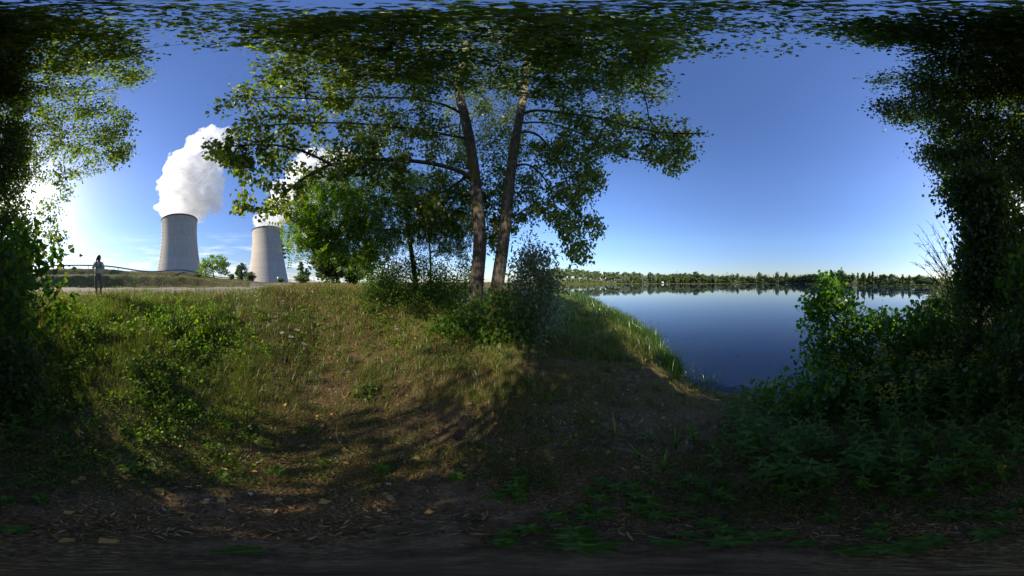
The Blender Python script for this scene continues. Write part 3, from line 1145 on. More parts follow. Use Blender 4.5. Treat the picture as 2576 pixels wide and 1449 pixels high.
def locust_tree():
    t = limb([(1048, 712, 8.0), (1042, 680, 8.0), (1033, 620, 8.0), (1026, 570, 8.0), (1020, 510, 7.9), (1014, 450, 7.6), (1000, 410, 7.3)])
    t[0, 2] = gz1(t[0, 0], t[0, 1]) - .05
    L1 = limb([(1030, 600, 8.0), (1000, 580, 7.6), (950, 575, 7.0), (890, 560, 6.4), (820, 560, 5.7), (760, 580, 5.2)])
    L2 = limb([(1022, 530, 7.9), (970, 500, 7.4), (900, 490, 6.8), (840, 500, 6.2)])
    L3 = limb([(1028, 580, 8), (1070, 545, 8.2), (1110, 530, 8.4), (1150, 530, 8.6)])
    poly = [(738, 596), (752, 638), (772, 612), (805, 640), (860, 640), (905, 668), (950, 660), (985, 620), (1040, 600), (1090, 620), (1160, 640), (1185, 560), (1185, 470), (1110, 440), (1010, 415), (890, 425), (805, 440), (758, 500), (736, 548)]
    x, y = poly_points(poly, 600)
    rh = rng.uniform(np.interp(x, [720, 900, 1050, 1190], [4.6, 5.4, 6.6, 7.4]), np.interp(x, [720, 900, 1050, 1190], [5.6, 7.6, 9.2, 9.6]))
    p = P(x, y, rh)
    chains, ends = grow([(t, .14, .05), (L1, .05, .012), (L2, .04, .012), (L3, .04, .012)], p, seg=.4, twig=.005)
    off = t[0]
    root = empty('locust_tree', tuple(off), 0, 'feathery green locust tree with dark thin trunk left of the twin poplars', 'tree')
    chains_mesh('trunk', [(q - off, r) for q, r in chains], M['bark_dark'], root, wob=.05)
    foliage('crown', p - off, ends, 'pinnate', 13, .28, .31, M['locust'], root, .35)


def sapling_trunk():
    t = limb([(1084, 712, 9.5), (1083, 660, 9.5), (1080, 600, 9.5), (1083, 540, 9.5), (1080, 480, 9.3)])
    t[0, 2] = gz1(t[0, 0], t[0, 1]) - .05
    poly = [(1060, 470), (1185, 470), (1190, 600), (1170, 660), (1110, 650), (1060, 640), (1050, 560)]
    x, y = poly_points(poly, 140)
    p = P(x, y, rng.uniform(8.6, 10.6, len(x)))
    build_poplar('slender dark tree between the locust and the left poplar trunk', [(t, .07, .03)], p, 34, 'oval', .07, sigma=.26, mat='dark', name='young_tree', bark='bark_dark')


# ------------------------------------------------------------------ shrubs
def shrub(name, label, poly, rlo, rhi, n, per, kind, size, mat, base, cat='shrub', group=None, sigma=.12, droop=-.1, upb=.9, outw=.7, stems=5, twig=.0035, tm='twig', seg=.25):
    """base: (px, rh) of the root on the ground"""
    x, y = poly_points(poly, n)
    p = P(x, y, rng.uniform(rlo, rhi, n))
    g = gz(p[:, 0], p[:, 1])
    p[:, 2] = np.maximum(p[:, 2], np.maximum(g, -.98) + .06)
    bx, by, bz = on_ground(px_az(base[0]), base[1], -.05)
    off = np.array([bx, by, bz])
    skel = []
    c = p.mean(0)
    # stems fan out from the root towards the spread of the foliage
    pick = p[np.argsort(-p[:, 2])[:max(stems * 6, 6)]]
    first = True
    for k in range(stems):
        a = pick[rng.integers(len(pick))] if not first else c
        mid = off + (a - off) * .45 + np.array([0, 0, .12 * np.linalg.norm(a - off)])
        b0 = off + rnd(1, .08)[0] * np.array([1, 1, 0])
        skel.append(([b0 if first else off, mid, a], .018 if first else .013, .005))
        first = False
    chains, ends = grow(skel, p, seg=seg, twig=twig, expo=.4, trunk_pen=.05, lift=.05, rmax=.02)
    root = empty(name, tuple(off), 0, label, cat, group)
    chains_mesh('stems', [(q - off, r) for q, r in chains], M[tm], root)
    en = ends / np.maximum(np.linalg.norm(ends, axis=1, keepdims=True), 1e-6)
    foliage('foliage', p - off, en * np.minimum(np.linalg.norm(ends, axis=1, keepdims=True), .35), kind, per, sigma, size, M[mat], root, droop, upb, outw)
    return root


def build_shrubs():
    # poplar suckers in front of the trunks
    shrub('bush', 'green leafy bush in front of the twin poplar trunks', [(1120, 790), (1180, 755), (1240, 735), (1290, 735), (1330, 770), (1350, 830), (1330, 870), (1240, 885), (1150, 872), (1085, 850), (1100, 810)],
          4.2, 5.4, 210, 20, 'lobed', .07, 'sucker', (1245, 4.9), sigma=.15)
    shrub('willow_bush', 'silver grey willow bush at the lake side of the twin poplars', [(1285, 860), (1270, 760), (1290, 690), (1280, 650), (1315, 655), (1325, 590), (1345, 640), (1385, 615), (1380, 680), (1412, 720), (1385, 750), (1408, 810), (1375, 830), (1370, 868), (1320, 875)],
          4.6, 6.4, 280, 24, 'blade', .13, 'willow', (1335, 5.5), sigma=.22, droop=.25, outw=.8)
    shrub('bramble_bush', 'low dark bramble bush left of the twin poplar trunks', [(900, 780), (930, 725), (1000, 705), (1080, 700), (1170, 715), (1190, 780), (1160, 835), (1060, 845), (960, 830)],
          5.4, 7.4, 230, 32, 'oval', .075, 'sucker', (1060, 6.4), sigma=.26)
    shrub('hazel_bush', 'mid green bush under the locust tree', [(940, 720), (960, 680), (1010, 660), (1060, 640), (1110, 650), (1140, 690), (1180, 650), (1195, 740), (1100, 745), (1000, 745)],
          7.0, 9.8, 170, 50, 'oval', .095, 'sucker', (1090, 8.6), sigma=.30)
    shrub('thorn_bush', 'pale green scrubby bush left of the locust trunk', [(905, 735), (925, 690), (960, 668), (1000, 680), (1010, 730), (960, 745)],
          8.5, 10.5, 80, 45, 'oval', .09, 'herb', (955, 9.5), sigma=.26)
    # right of the picture: alder over the water
    shrub('alder_bush', 'broad alder bush with bright round leaves standing in the lake edge',
          [(2035, 850), (2010, 830), (2025, 800), (2030, 760), (2065, 735), (2078, 700), (2098, 705), (2120, 745), (2160, 770), (2150, 800), (2190, 790), (2230, 775), (2250, 800), (2300, 770), (2370, 790), (2390, 900), (2300, 960), (2200, 985), (2060, 960), (2020, 930)],
          2.9, 4.1, 430, 22, 'round', .074, 'alder', (2160, 3.7), sigma=.12, stems=8)
    shrub('alder_bush', 'low dark alder branches trailing over the water below the tall alder bush',
          [(1990, 960), (2060, 925), (2200, 950), (2380, 920), (2480, 960), (2460, 1060), (2300, 1090), (2120, 1070), (2000, 1060), (1880, 1010), (1900, 975)],
          2.0, 3.2, 320, 17, 'round', .068, 'alder', (2200, 2.9), sigma=.11, stems=7)
    shrub('alder_bush', 'slim upright alder shoot between the tall alder bush and the dark thicket',
          [(2330, 800), (2345, 755), (2368, 752), (2385, 790), (2400, 850), (2340, 860)], 3.4, 4.2, 40, 10, 'round', .085, 'alder', (2365, 3.9), sigma=.09, stems=3)
    # dark thicket closing the right of the view
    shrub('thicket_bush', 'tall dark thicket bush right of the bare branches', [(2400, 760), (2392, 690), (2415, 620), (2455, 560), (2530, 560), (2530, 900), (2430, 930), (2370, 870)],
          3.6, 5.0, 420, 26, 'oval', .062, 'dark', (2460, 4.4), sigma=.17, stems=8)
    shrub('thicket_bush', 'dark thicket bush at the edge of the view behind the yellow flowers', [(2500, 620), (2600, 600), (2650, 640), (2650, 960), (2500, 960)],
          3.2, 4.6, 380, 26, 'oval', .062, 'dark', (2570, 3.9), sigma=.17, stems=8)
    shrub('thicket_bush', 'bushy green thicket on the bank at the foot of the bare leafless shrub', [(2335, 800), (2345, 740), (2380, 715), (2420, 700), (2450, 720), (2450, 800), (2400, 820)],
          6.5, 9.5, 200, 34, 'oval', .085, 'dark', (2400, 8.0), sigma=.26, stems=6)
    # left: young poplar and its dark base
    shrub('young_poplar', 'backlit young poplar with large shining leaves at the track side', [(-60, 700), (0, 600), (60, 570), (95, 625), (140, 640), (165, 610), (178, 650), (150, 700), (190, 720), (195, 760), (150, 780), (185, 830), (120, 850), (60, 880), (-60, 880)],
          2.3, 3.2, 105, 9, 'lobed', .085, 'sucker', (30, 2.9), 'young tree', sigma=.12, stems=9, droop=.1, upb=.2)
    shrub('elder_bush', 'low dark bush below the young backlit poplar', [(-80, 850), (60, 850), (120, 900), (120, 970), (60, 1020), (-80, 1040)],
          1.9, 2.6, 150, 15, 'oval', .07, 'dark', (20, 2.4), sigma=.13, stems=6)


def dead_bush():
    tips = [(2298, 585), (2305, 562), (2320, 598), (2330, 556), (2345, 572), (2360, 556), (2375, 562), (2390, 550), (2310, 640), (2330, 630), (2325, 665), (2352, 600), (2365, 620), (2340, 690), (2300, 612), (2382, 588), (2402, 578), (2415, 556), (2422, 600), (2355, 650), (2335, 712), (2318, 692), (2290, 660), (2300, 735)]
    off = np.array(on_ground(px_az(2445), 6.0, -.05))
    mb = MB()
    for a, b in tips:
        tip = P(a, b, rng.uniform(5.6, 7.0))
        root_ = off + rnd(1, .12)[0] * np.array([1, 1, 0])
        q = np.linspace(0, 1, 9)[:, None]
        ctl = root_ + (tip - root_) * .5 + np.array([0, 0, .22 * np.linalg.norm(tip - root_)]) + rnd(1, .12)[0]
        pts = (1 - q) ** 2 * root_ + 2 * q * (1 - q) * ctl + q * q * tip + rnd(9, .012)
        mb.tube(pts - off, np.linspace(.018, .005, 9), 5)
        for k in range(15):
            t = rng.uniform(.25, .95)
            i = min(7, int(t * 8))
            c = pts[i]
            d = (pts[i + 1] - pts[i])
            d /= np.linalg.norm(d)
            e = d + rnd(1, .5)[0]
            e = e / np.linalg.norm(e) * rng.uniform(.3, .85) * (1.25 - t)
            mb.tube(np.array([c, c + e * .5 + np.array([0, 0, .02]), c + e]) - off, [.009, .0065, .004], 4)
    root = empty('dead_shrub', tuple(off), 0, 'bare leafless shrub fanning over the lake beside the dark thicket', 'shrub')
    mb.build('branches', M['dead_twig'], root)


# ------------------------------------------------------------------ herbs and grasses
def in_lake(x, y, margin=0.0):
    az = np.degrees(np.arctan2(x, y))
    r = np.hypot(x, y)
    return (az > 7.5) & (az < 156.5) & (r > np.interp(az, SHORE_AZ, SHORE_R) - margin)


def scatter(n, rmin, rmax, az0, az1, power=1.0):
    r = np.exp(rng.uniform(math.log(rmin), math.log(rmax), n))
    a = np.radians(rng.uniform(az0, az1, n))
    return r * np.sin(a), r * np.cos(a), r, np.degrees(a)


def patchiness(x, y, s, seed=0.0):
    return np.array([mnoise.noise((a * s + seed, b * s - seed, seed)) for a, b in zip(x, y)])


def blades(name, x, y, h, w, mat, lean=.35, kind='stuff', label=None, z=None):
    n = len(x)
    z = gz(x, y) - .01 if z is None else z
    a = rng.uniform(0, 2 * np.pi, n)
    side = np.stack([np.cos(a), np.sin(a), np.zeros(n)], -1)
    la = rng.uniform(0, 2 * np.pi, n)
    ln = np.abs(rng.normal(0, lean, n)) + .08
    ld = np.stack([np.cos(la), np.sin(la), np.zeros(n)], -1)
    b = np.stack([x, y, z], -1)
    up = np.array([0, 0, 1.0])
    mid = b + up * (h * .55)[:, None] + ld * (h * ln * .3)[:, None]
    tip = b + up * (h * (1 - .35 * ln.clip(0, 1.5)))[:, None] + ld * (h * ln)[:, None]
    hw = (w / 2)[:, None] * side
    v = np.stack([b - hw, b + hw, mid + hw * .8, mid - hw * .8, tip], 1).reshape(-1, 3)
    i = np.arange(n)[:, None] * 5
    f4 = i + np.array([[0, 1, 2, 3]])
    f3 = i + np.array([[3, 2, 4]])
    o = mobj(name, v, [f4, f3], M[mat])
    return tag(o, label, None, None, kind)


def build_grass():
    # green grass on the slope and banks
    def field(n, rmin, rmax, az0, az1, thr, seed, keep=None, s=.9):
        x, y, r, az = scatter(n, rmin, rmax, az0, az1)
        k = ~in_lake(x, y, .15)
        x, y, r, az = x[k], y[k], r[k], az[k]
        q = patchiness(x, y, s, seed)
        k = q > thr
        if keep is not None:
            k &= rng.uniform(0, 1, len(x)) < keep(x, y, r, az)
        return x[k], y[k], r[k], az[k]

    def tufts(n, rmin, rmax, az0, az1, per, sp, seed):
        x, y, r, az = scatter(n, rmin, rmax, az0, az1)
        k = ~in_lake(x, y, .2) & (patchiness(x, y, .7, seed) > -.25)
        x, y = np.repeat(x[k], per), np.repeat(y[k], per)
        q = sp * rng.uniform(.6, 1.6, k.sum()).repeat(per)
        x, y = x + rng.normal(0, 1, len(x)) * q, y + rng.normal(0, 1, len(x)) * q
        return x, y, np.hypot(x, y), np.degrees(np.arctan2(x, y))

    xs, ys, hs, ws = [], [], [], []

    def put(t, h0, h1, w0):
        x, y, r, az = t
        xs.append(x)
        ys.append(y)
        hs.append(rng.uniform(h0, h1, len(x)) * np.clip(r / 3, .45, 1.0) * (1 + .5 * patchiness(x, y, .6, 9.0)))
        ws.append(w0 * rng.uniform(.7, 1.3, len(x)) * np.clip(r / 3.5, .6, 4))

    put(field(46000, 1.3, 11, -178, -70, -.25, 3.1, lambda x, y, r, az: .35 + .65 * cover_at(x, y)), .10, .26, .006)
    put(field(30000, 1.2, 9, -90, 14, .0, 5.3, lambda x, y, r, az: .2 + .8 * smooth01(r, 1.8, 4)), .07, .2, .006)
    put(field(12000, 4, 45, 5, 50, -.3, 6.6), .12, .3, .008)
    put(field(9000, 2.2, 6.5, -35, 30, .0, 8.3), .10, .24, .006)
    put(field(9000, .5, 6, 20, 180, .05, 7.7), .06, .18, .007)
    put(field(9000, 19, 75, -165, -60, -.2, 2.2, s=.15), .15, .3, .010)
    put(tufts(1400, .8, 7, -175, 35, 28, .05, 31.0), .09, .26, .006)
    put(tufts(260, 2.0, 6.5, -170, -90, 24, .06, 39.0), .22, .42, .006)
    put(tufts(420, .6, 5, 30, 180, 26, .045, 33.0), .10, .24, .007)
    put(tufts(260, 4, 20, 5, 50, 34, .10, 36.0), .16, .34, .009)
    blades('grass', np.concatenate(xs), np.concatenate(ys), np.concatenate(hs), np.concatenate(ws), 'grass', .5, label='green grass growing over the slope and banks')
    xs, ys, hs, ws = [], [], [], []
    put(field(52000, 1.1, 10, -150, 5, -.08, 1.7, lambda x, y, r, az: .15 + .85 * smooth01(r, 2.0, 4.2)), .05, .15, .005)
    put(field(12000, 5.5, 8.5, -165, -85, -.35, 6.1), .05, .14, .006)
    put(field(16000, 5.5, 13, -85, -20, -.35, 6.1), .12, .34, .006)
    put(field(7000, 1.0, 5.5, 0, 75, .0, 2.9), .04, .10, .005)
    put(field(8000, 19, 75, -165, -60, -.1, 4.2, s=.12), .12, .3, .010)
    put(tufts(850, .9, 5.5, -125, 40, 30, .05, 22.0), .07, .2, .005)
    blades('dry_grass', np.concatenate(xs), np.concatenate(ys), np.concatenate(hs), np.concatenate(ws), 'dry', .9, label='dry straw coloured grass on the trodden slope and track edge')
    # reeds and tall lake-edge grass
    a = rng.uniform(15, 59, 19000)
    sh = np.interp(a, SHORE_AZ, SHORE_R)
    r = sh - np.abs(rng.normal(0, 1, len(a))) * np.interp(a, [15, 30, 44, 57], [7, 3.0, 1.6, .75]) + np.abs(rng.normal(0, .22, len(a))) * np.clip(sh / 8, .5, 3)
    x, y = r * np.sin(np.radians(a)), r * np.cos(np.radians(a))
    h = rng.uniform(.2, .8, len(a)) * (1 + .7 * patchiness(x, y, 1.3, 3.3)) * np.interp(a, [15, 30, 50, 58], [1.5, 1.15, .9, .75])
    a2 = rng.uniform(50, 74, 240)
    r2 = np.interp(a2, SHORE_AZ, SHORE_R) + np.abs(rng.normal(0, .35, 240)) + .05
    x = np.concatenate([x, r2 * np.sin(np.radians(a2))])
    y = np.concatenate([y, r2 * np.cos(np.radians(a2))])
    h = np.concatenate([h, rng.uniform(.12, .4, 240)])
    r = np.concatenate([r, r2])
    blades('reeds', x, y, h, .010 * np.clip(r / 5, .8, 4), 'reed', .42, label='tall bright green reeds and grass along the lake edge', z=np.maximum(gz(x, y), -1.05) - .02)


def leaf_litter():
    """crumbled leaves, bark and broken straw on the trodden earth"""
    n = 15000
    x, y, r, az = scatter(n, .35, 6.5, -180, 180)
    k = ~in_lake(x, y, .3) & (patchiness(x, y, .9, 41.0) > -.3)
    x, y, r = x[k], y[k], r[k]
    n = len(x)
    pos = np.stack([x, y, gz(x, y) + .006], -1)
    flat = rnd(n) * np.array([1, 1, .12])
    up = rnd(n, .35) + np.array([0, 0, 1.0])
    sz = rng.uniform(.010, .030, n) * np.clip(r / 2, .5, 1.6)
    v1, f1 = leaf_arrays('oval', pos, flat, up, sz)
    m = 5000
    x, y, r, az = scatter(m, .35, 6.5, -180, 180)
    k = ~in_lake(x, y, .3)
    x, y, r = x[k], y[k], r[k]
    m = len(x)
    v2, f2 = leaf_arrays('lance', np.stack([x, y, gz(x, y) + .010], -1), rnd(m) * np.array([1, 1, .1]), rnd(m, .3) + np.array([0, 0, 1.0]), rng.uniform(.05, .13, m) * np.clip(r / 2, .5, 1.6))
    o = mobj('leaf_litter', np.concatenate([v1, v2]), [np.concatenate([f1, f2 + len(v1)])], M['litter'])
    tag(o, 'dry crumbled leaf litter and straw on the trodden earth', None, None, 'stuff')


def herb_layer():
    """leafy ground cover nobody could count"""
    pos, dirs, up, sz = [], [], [], []

    def patch(n, rmin, rmax, az0, az1, thr, seed, h0, s0, s=1.1, k=9):
        x, y, r, az = scatter(n, rmin * .8, rmax * 1.15, az0 - 16, az1 + 16)
        edge = np.minimum(smooth01(az, az0 - 16, az0 + 10), 1 - smooth01(az, az1 - 12, az1 + 16)) * smooth01(r, rmin * .75, rmin * 1.3) * (1 - smooth01(r, rmax * .88, rmax * 1.15))
        m = ~in_lake(x, y, .1) & (rng.uniform(0, 1, n) < edge)
        x, y, r = x[m], y[m], r[m]
        q = patchiness(x, y, s, seed)
        m = q > thr
        x, y, r, q = x[m], y[m], r[m], q[m]
        z = gz(x, y)
        hh = h0 * (1 + q) * rng.uniform(.5, 1.1, len(x)) * np.clip(r / 3, .35, 1)
        kind_ = np.where(patchiness(x, y, 2.6, seed + 50) > .05, 1.25, .7)
        for _ in range(k):
            t = rng.uniform(.1, 1, len(x))
            pos.append(np.stack([x, y, z + hh * t], -1) + rnd(len(x), .035) * np.array([1, 1, .4]))
            dirs.append(rnd(len(x), .8) + np.array([0, 0, .1]))
            up.append(rnd(len(x), .45) + np.array([0, 0, 1.0]))
            sz.append(s0 * rng.uniform(.45, 1.5, len(x)) * kind_ * np.clip(r / 3.0, .7, 1.6))
    patch(3800, 1.5, 4.5, -174, -95, -.12, 4.0, .24, .054)
    patch(900, 2.0, 5.0, -95, -40, .08, 44.0, .16, .032)
    patch(1500, .9, 2.6, -178, -100, -.1, 47.0, .16, .042)
    patch(1500, 1.1, 3.8, -75, 60, .08, 49.0, .11, .034)
    patch(700, 3.0, 5.5, -70, 5, .05, 53.0, .16, .036)
    patch(2300, 3.9, 5.9, -163, -98, -.15, 12.0, .30, .036, k=12)
    patch(1500, 4.8, 8.0, -70, -28, -.15, 15.0, .40, .036, k=11)
    patch(900, 3.5, 6.0, -48, -8, .05, 18.0, .28, .036)
    patch(700, .9, 3.2, 80, 190, -.1, 21.0, .16, .045)
    patch(350, .45, 1.6, -180, 180, .15, 25.0, .07, .035, k=6)
    o = leaves('ground_cover', 'oval', np.concatenate(pos), np.concatenate(dirs), np.concatenate(up), np.concatenate(sz), M['herb'])
    tag(o, 'low leafy weeds covering the slope', None, None, 'stuff')


def stalk(pts, r0, r1, k=4):
    pts = np.asarray(pts, float)
    return tube_arrays(pts, np.linspace(r0, r1, len(pts)), k)


def make_loosestrife(h, seed, flowers=True):
    """upright stem, opposite pointed leaves, yellow flower heads at the top"""
    n = 6
    lean = rng.normal(0, .10, 2)
    pts = np.array([[lean[0] * h * (i / n) ** 1.5, lean[1] * h * (i / n) ** 1.5, h * i / n] for i in range(n + 1)])
    st = MB()
    st.tube(pts, np.linspace(.005, .002, n + 1), 4)
    pos, d, up, sz = [], [], [], []
    lv = int(h / .06)
    for i in range(2, lv):
        t = i / lv
        c = np.array([np.interp(t, np.linspace(0, 1, n + 1), pts[:, q]) for q in range(3)])
        for j in range(3 if flowers else 2):
            a = i * 1.1 + j * 2 * np.pi / (3 if flowers else 2) + rng.normal(0, .15)
            pos.append(c)
            d.append([math.cos(a), math.sin(a), .25 + rng.normal(0, .15)])
            up.append([rng.normal(0, .2), rng.normal(0, .2), 1])
            sz.append((.055 + .06 * math.sin(math.pi * min(1, t * 1.05))) * rng.uniform(.8, 1.15))
    fp, fd, fu, fs = [], [], [], []
    if flowers:
        for i in range(26):
            t = rng.uniform(.74, 1.02)
            c = np.array([np.interp(min(t, 1), np.linspace(0, 1, n + 1), pts[:, q]) for q in range(3)])
            a = rng.uniform(0, 6.28)
            c = c + np.array([math.cos(a), math.sin(a), .15]) * rng.uniform(.015, .075) * (1.3 - t) * 3.2
            for j in range(4):
                b = a + j * 1.57
                fp.append(c)
                fd.append([math.cos(b), math.sin(b), .4])
                fu.append([math.cos(a) * .3, math.sin(a) * .3, 1])
                fs.append(.016)
    return st, tuple(map(np.array, (pos, d, up, sz))), tuple(map(np.array, (fp, fd, fu, fs)))


def build_loosestrife():
    protos = []
    for k in range(4):
        st, lf, fl = make_loosestrife(.95, k)
        root = empty('loosestrife', (0, 0, 0), 0)
        st.build('stem', M['stalk'], root)
        leaves('foliage', 'blade', *lf, M['loose'], root)
        leaves('blossom', 'oval', *fl, M['yellow'], root)
        protos.append(root)
    pl = []
    for k in range(3):
        st, lf, fl = make_loosestrife(.55, k, False)
        root = empty('leafy_plant', (0, 0, 0), 0)
        st.build('stem', M['stalk'], root)
        leaves('foliage', 'blade', *lf, M['loose'], root)
        pl.append(root)
    used = set()

    def place(src, az, r, s, label, cat, group=None):
        o = src if src.name not in used else copy_tree(src)
        used.add(src.name)
        o.location = on_ground(az, r, -.02)
        o.rotation_euler = (0, 0, rng.uniform(0, 6.28))
        o.scale = (s, s, s * rng.uniform(.9, 1.1))
        tag(o, label, cat, group)

    spots = [(2170, 1.75), (2190, 1.9), (2230, 1.6), (2262, 1.5), (2290, 1.75), (2310, 1.55), (2200, 2.2), (2250, 2.1), (2305, 2.1), (2340, 1.9), (2370, 2.2), (2400, 1.8), (2430, 2.3), (2450, 2.0), (2490, 2.2), (2520, 1.9),
             (2555, 2.2), (2330, 2.5), (2380, 2.6), (2270, 2.6), (2225, 2.5), (2420, 2.7), (2470, 2.7), (2510, 2.6), (2540, 2.7), (2130, 2.3), (2110, 2.6)]
    for k, (px, r) in enumerate(spots):
        place(protos[k % 4], px_az(px), r, rng.uniform(.8, 1.1) * min(1, .62 + .2 * r), 'yellow flowering loosestrife standing in the dark undergrowth beside the alder', 'wildflower', 'yellow loosestrife under the trees')
    place(protos[1], px_az(2525), .95, .36, 'single low yellow loosestrife alone near the bottom edge of the picture', 'wildflower')
    spots = [(1820, 1.5), (1850, 1.75), (1900, 1.35), (1930, 1.6), (1960, 1.9), (2010, 1.4), (2050, 1.7), (2080, 1.3), (2100, 1.95), (1990, 1.1), (2150, 1.15), (2210, 1.1), (2260, 1.05), (2330, 1.2), (2400, 1.15), (2460, 1.3), (2550, 1.4),
             (2440, .95), (2350, .9), (2270, .8), (2180, .85), (2090, .9), (1900, .95), (1800, 1.1), (40, 1.5), (90, 1.7), (150, 1.9), (20, 1.9), (2500, 1.1), (2490, 1.6), (2560, 1.75)]
    while len(spots) < 190:
        px, r = rng.uniform(1800, 2600), math.exp(rng.uniform(math.log(.9), math.log(3.0)))
        if px < 2000 and r > 2.2:
            continue
        spots.append((px, r))
    for k, (px, r) in enumerate(spots):
        place(pl[k % 3], px_az(px), r, rng.uniform(.65, 1.1) * min(1, .45 + .45 * r), 'leafy green plant without flowers on the dark shaded ground', 'plant', 'leafy plants on the shaded ground')


def rosette(n, ln, w, kind='blade'):
    a = np.arange(n) / n * 2 * np.pi + rng.normal(0, .25, n)
    e = rng.uniform(.12, .7, n)
    d = np.stack([np.cos(a), np.sin(a), e], -1)
    return np.zeros((n, 3)) + np.array([0, 0, .015]), d, np.stack([rng.normal(0, .15, n), rng.normal(0, .15, n), np.ones(n)], -1), ln * rng.uniform(.65, 1.15, n)


def build_low_plants():
    # iris and sedge tufts on the trodden ground
    spots = [(1432, 1125, .26, 7, 'small sword leaved tuft alone on the bare earth near the dappled patch'), (1548, 1095, .34, 8, 'sword leaved tuft with one bright orange yellow leaf tip'),
             (1608, 1150, .30, 9, 'sword leaved tuft beside the yellow tipped one, nearer the bottom edge'), (1668, 1180, .36, 8, 'splayed sword leaved tuft bent towards the alder'),
             (1700, 1120, .40, 14, 'thick clump of sword leaves in front of the water edge'), (1748, 1112, .38, 12, 'sword leaved clump closest to the alder branches'),
             (1640, 1105, .28, 8, 'short sword leaved tuft left of the thick clump')]
    for px, py, h, n, lab in spots:
        az, el = ang(px, py)
        r = 1.66 / math.tan(-float(el))
        root = empty('iris_tuft', on_ground(px_az(px), r), 0, lab, 'plant', 'sword leaved tufts on the path')
        mb = MB()
        tipped = 'orange' in lab
        for k in range(n + (-1 if tipped else 0)):
            a = rng.uniform(0, 6.28)
            ln = h * rng.uniform(.6, 1.1)
            bend = rng.uniform(.1, .75)
            q = np.linspace(0, 1, 5)
            c = np.stack([np.cos(a) * bend * ln * q ** 1.7, np.sin(a) * bend * ln * q ** 1.7, ln * (q - .3 * bend * q ** 3)], -1)
            sd = np.array([-np.sin(a), np.cos(a), 0]) * .007
            wq = np.array([.8, 1, .9, .6, .03])[:, None]
            v = np.concatenate([c - sd * wq, c + sd * wq])
            mb.add(v, [[i, i + 5, i + 6, i + 1] for i in range(4)])
        mb.build('foliage', M['reed'], root)
        if tipped:
            mb = MB()
            q = np.linspace(0, 1, 5)
            c = np.stack([-.02 * q ** 2, .03 * q ** 2, .42 * q], -1)
            sd = np.array([.009, 0, 0])
            wq = np.array([.8, 1, .9, .6, .03])[:, None]
            mb.add(np.concatenate([c - sd * wq, c + sd * wq]), [[i, i + 5, i + 6, i + 1] for i in range(4)])
            tag(mb.build('yellowed_leaf', M['fallen'], root), 'orange yellow withered sword leaf')
    # broad leaved seedlings round the tripod
    proto = []
    for k in range(3):
        root = empty('seedling', (0, 0, 0))
        pos, d, up, s = rosette(11, .085, .03)
        p2, d2, u2, s2 = rosette(7, .06, .03)
        leaves('foliage', 'blade' if k else 'lobed', np.concatenate([pos, p2 + np.array([0, 0, .045])]), np.concatenate([d, d2 + np.array([0, 0, .3])]), np.concatenate([up, u2]), np.concatenate([s, s2]) * (1 if k else .7), M['loose'], root)
        proto.append(root)
    spots = [(600, 1385, 1.0), (1440, 1352, 1.2), (1460, 1375, 1.3), (1680, 1365, 1.0), (1830, 1362, 1.3), (1900, 1348, 1.1), (2160, 1385, 1.2), (2230, 1380, 1.2), (1600, 1250, .9), (1300, 1190, .8), (960, 1185, 1.0), (700, 1190, .9),
             (560, 1200, .9), (40, 1330, .9), (330, 1180, 1), (100, 1250, 1), (1150, 1200, .9), (1330, 1330, 1), (1760, 1250, .9), (1810, 1240, 1), (2040, 1190, 1), (2200, 1340, 1.1), (2340, 1355, 1.0), (2480, 1340, 1.1), (1480, 1235, .8), (1250, 1250, .8)]
    for _ in range(75):
        r_ = math.sqrt(rng.uniform(.06, 1.0))
        el_ = -math.degrees(math.atan2(1.66, r_))
        spots.append((rng.uniform(1250, 2640) % PW, (LAT_MAX - el_) / (LAT_MAX + 90) * PH, rng.uniform(.6, 1.1)))
    first = set()
    for k, (px, py, s) in enumerate(spots):
        az, el = ang(px, py)
        r = 1.66 / math.tan(-float(el))
        p = proto[k % 3]
        o = p if p.name not in first else copy_tree(p)
        first.add(p.name)
        o.location = on_ground(px_az(px), r, -.005)
        o.rotation_euler = (0, 0, rng.uniform(0, 6.28))
        s *= min(1.2, .6 + .5 * r)
        o.scale = (s, s, s)
        tag(o, 'small rosette of broad green leaves on the dark earth', 'seedling', 'green seedlings on the dark earth')
    # knee high poplar sucker in the middle of the path
    shrub('poplar_sucker', 'thin yellow green poplar sucker alone on the dappled bare path', [(885, 1045), (905, 1000), (890, 975), (920, 965), (945, 960), (945, 1000), (935, 1040), (915, 1075)],
          2.15, 2.5, 24, 4, 'lobed', .045, 'sucker', (915, 2.35), 'seedling', sigma=.03, stems=2, seg=.12)
    shrub('poplar_sucker', 'low sucker with wide lit leaves on the grassy slope', [(395, 965), (430, 940), (500, 935), (545, 960), (530, 1000), (440, 1005)],
          2.3, 2.8, 34, 5, 'lobed', .055, 'sucker', (470, 2.55), 'seedling', sigma=.04, stems=3, seg=.15)
    # fallen leaves
    fp = []
    for k in range(4):
        tv, tf = LEAF['deltoid' if k < 3 else 'oval']
        v = tv.copy() * .052
        v[:, 2] = v[:, 2] * rng.uniform(-1.5, 1.5) + .006
        v[:, 1] -= .026
        fp.append(mesh_from('fallen_leaf', v, tf, M['fallen']))
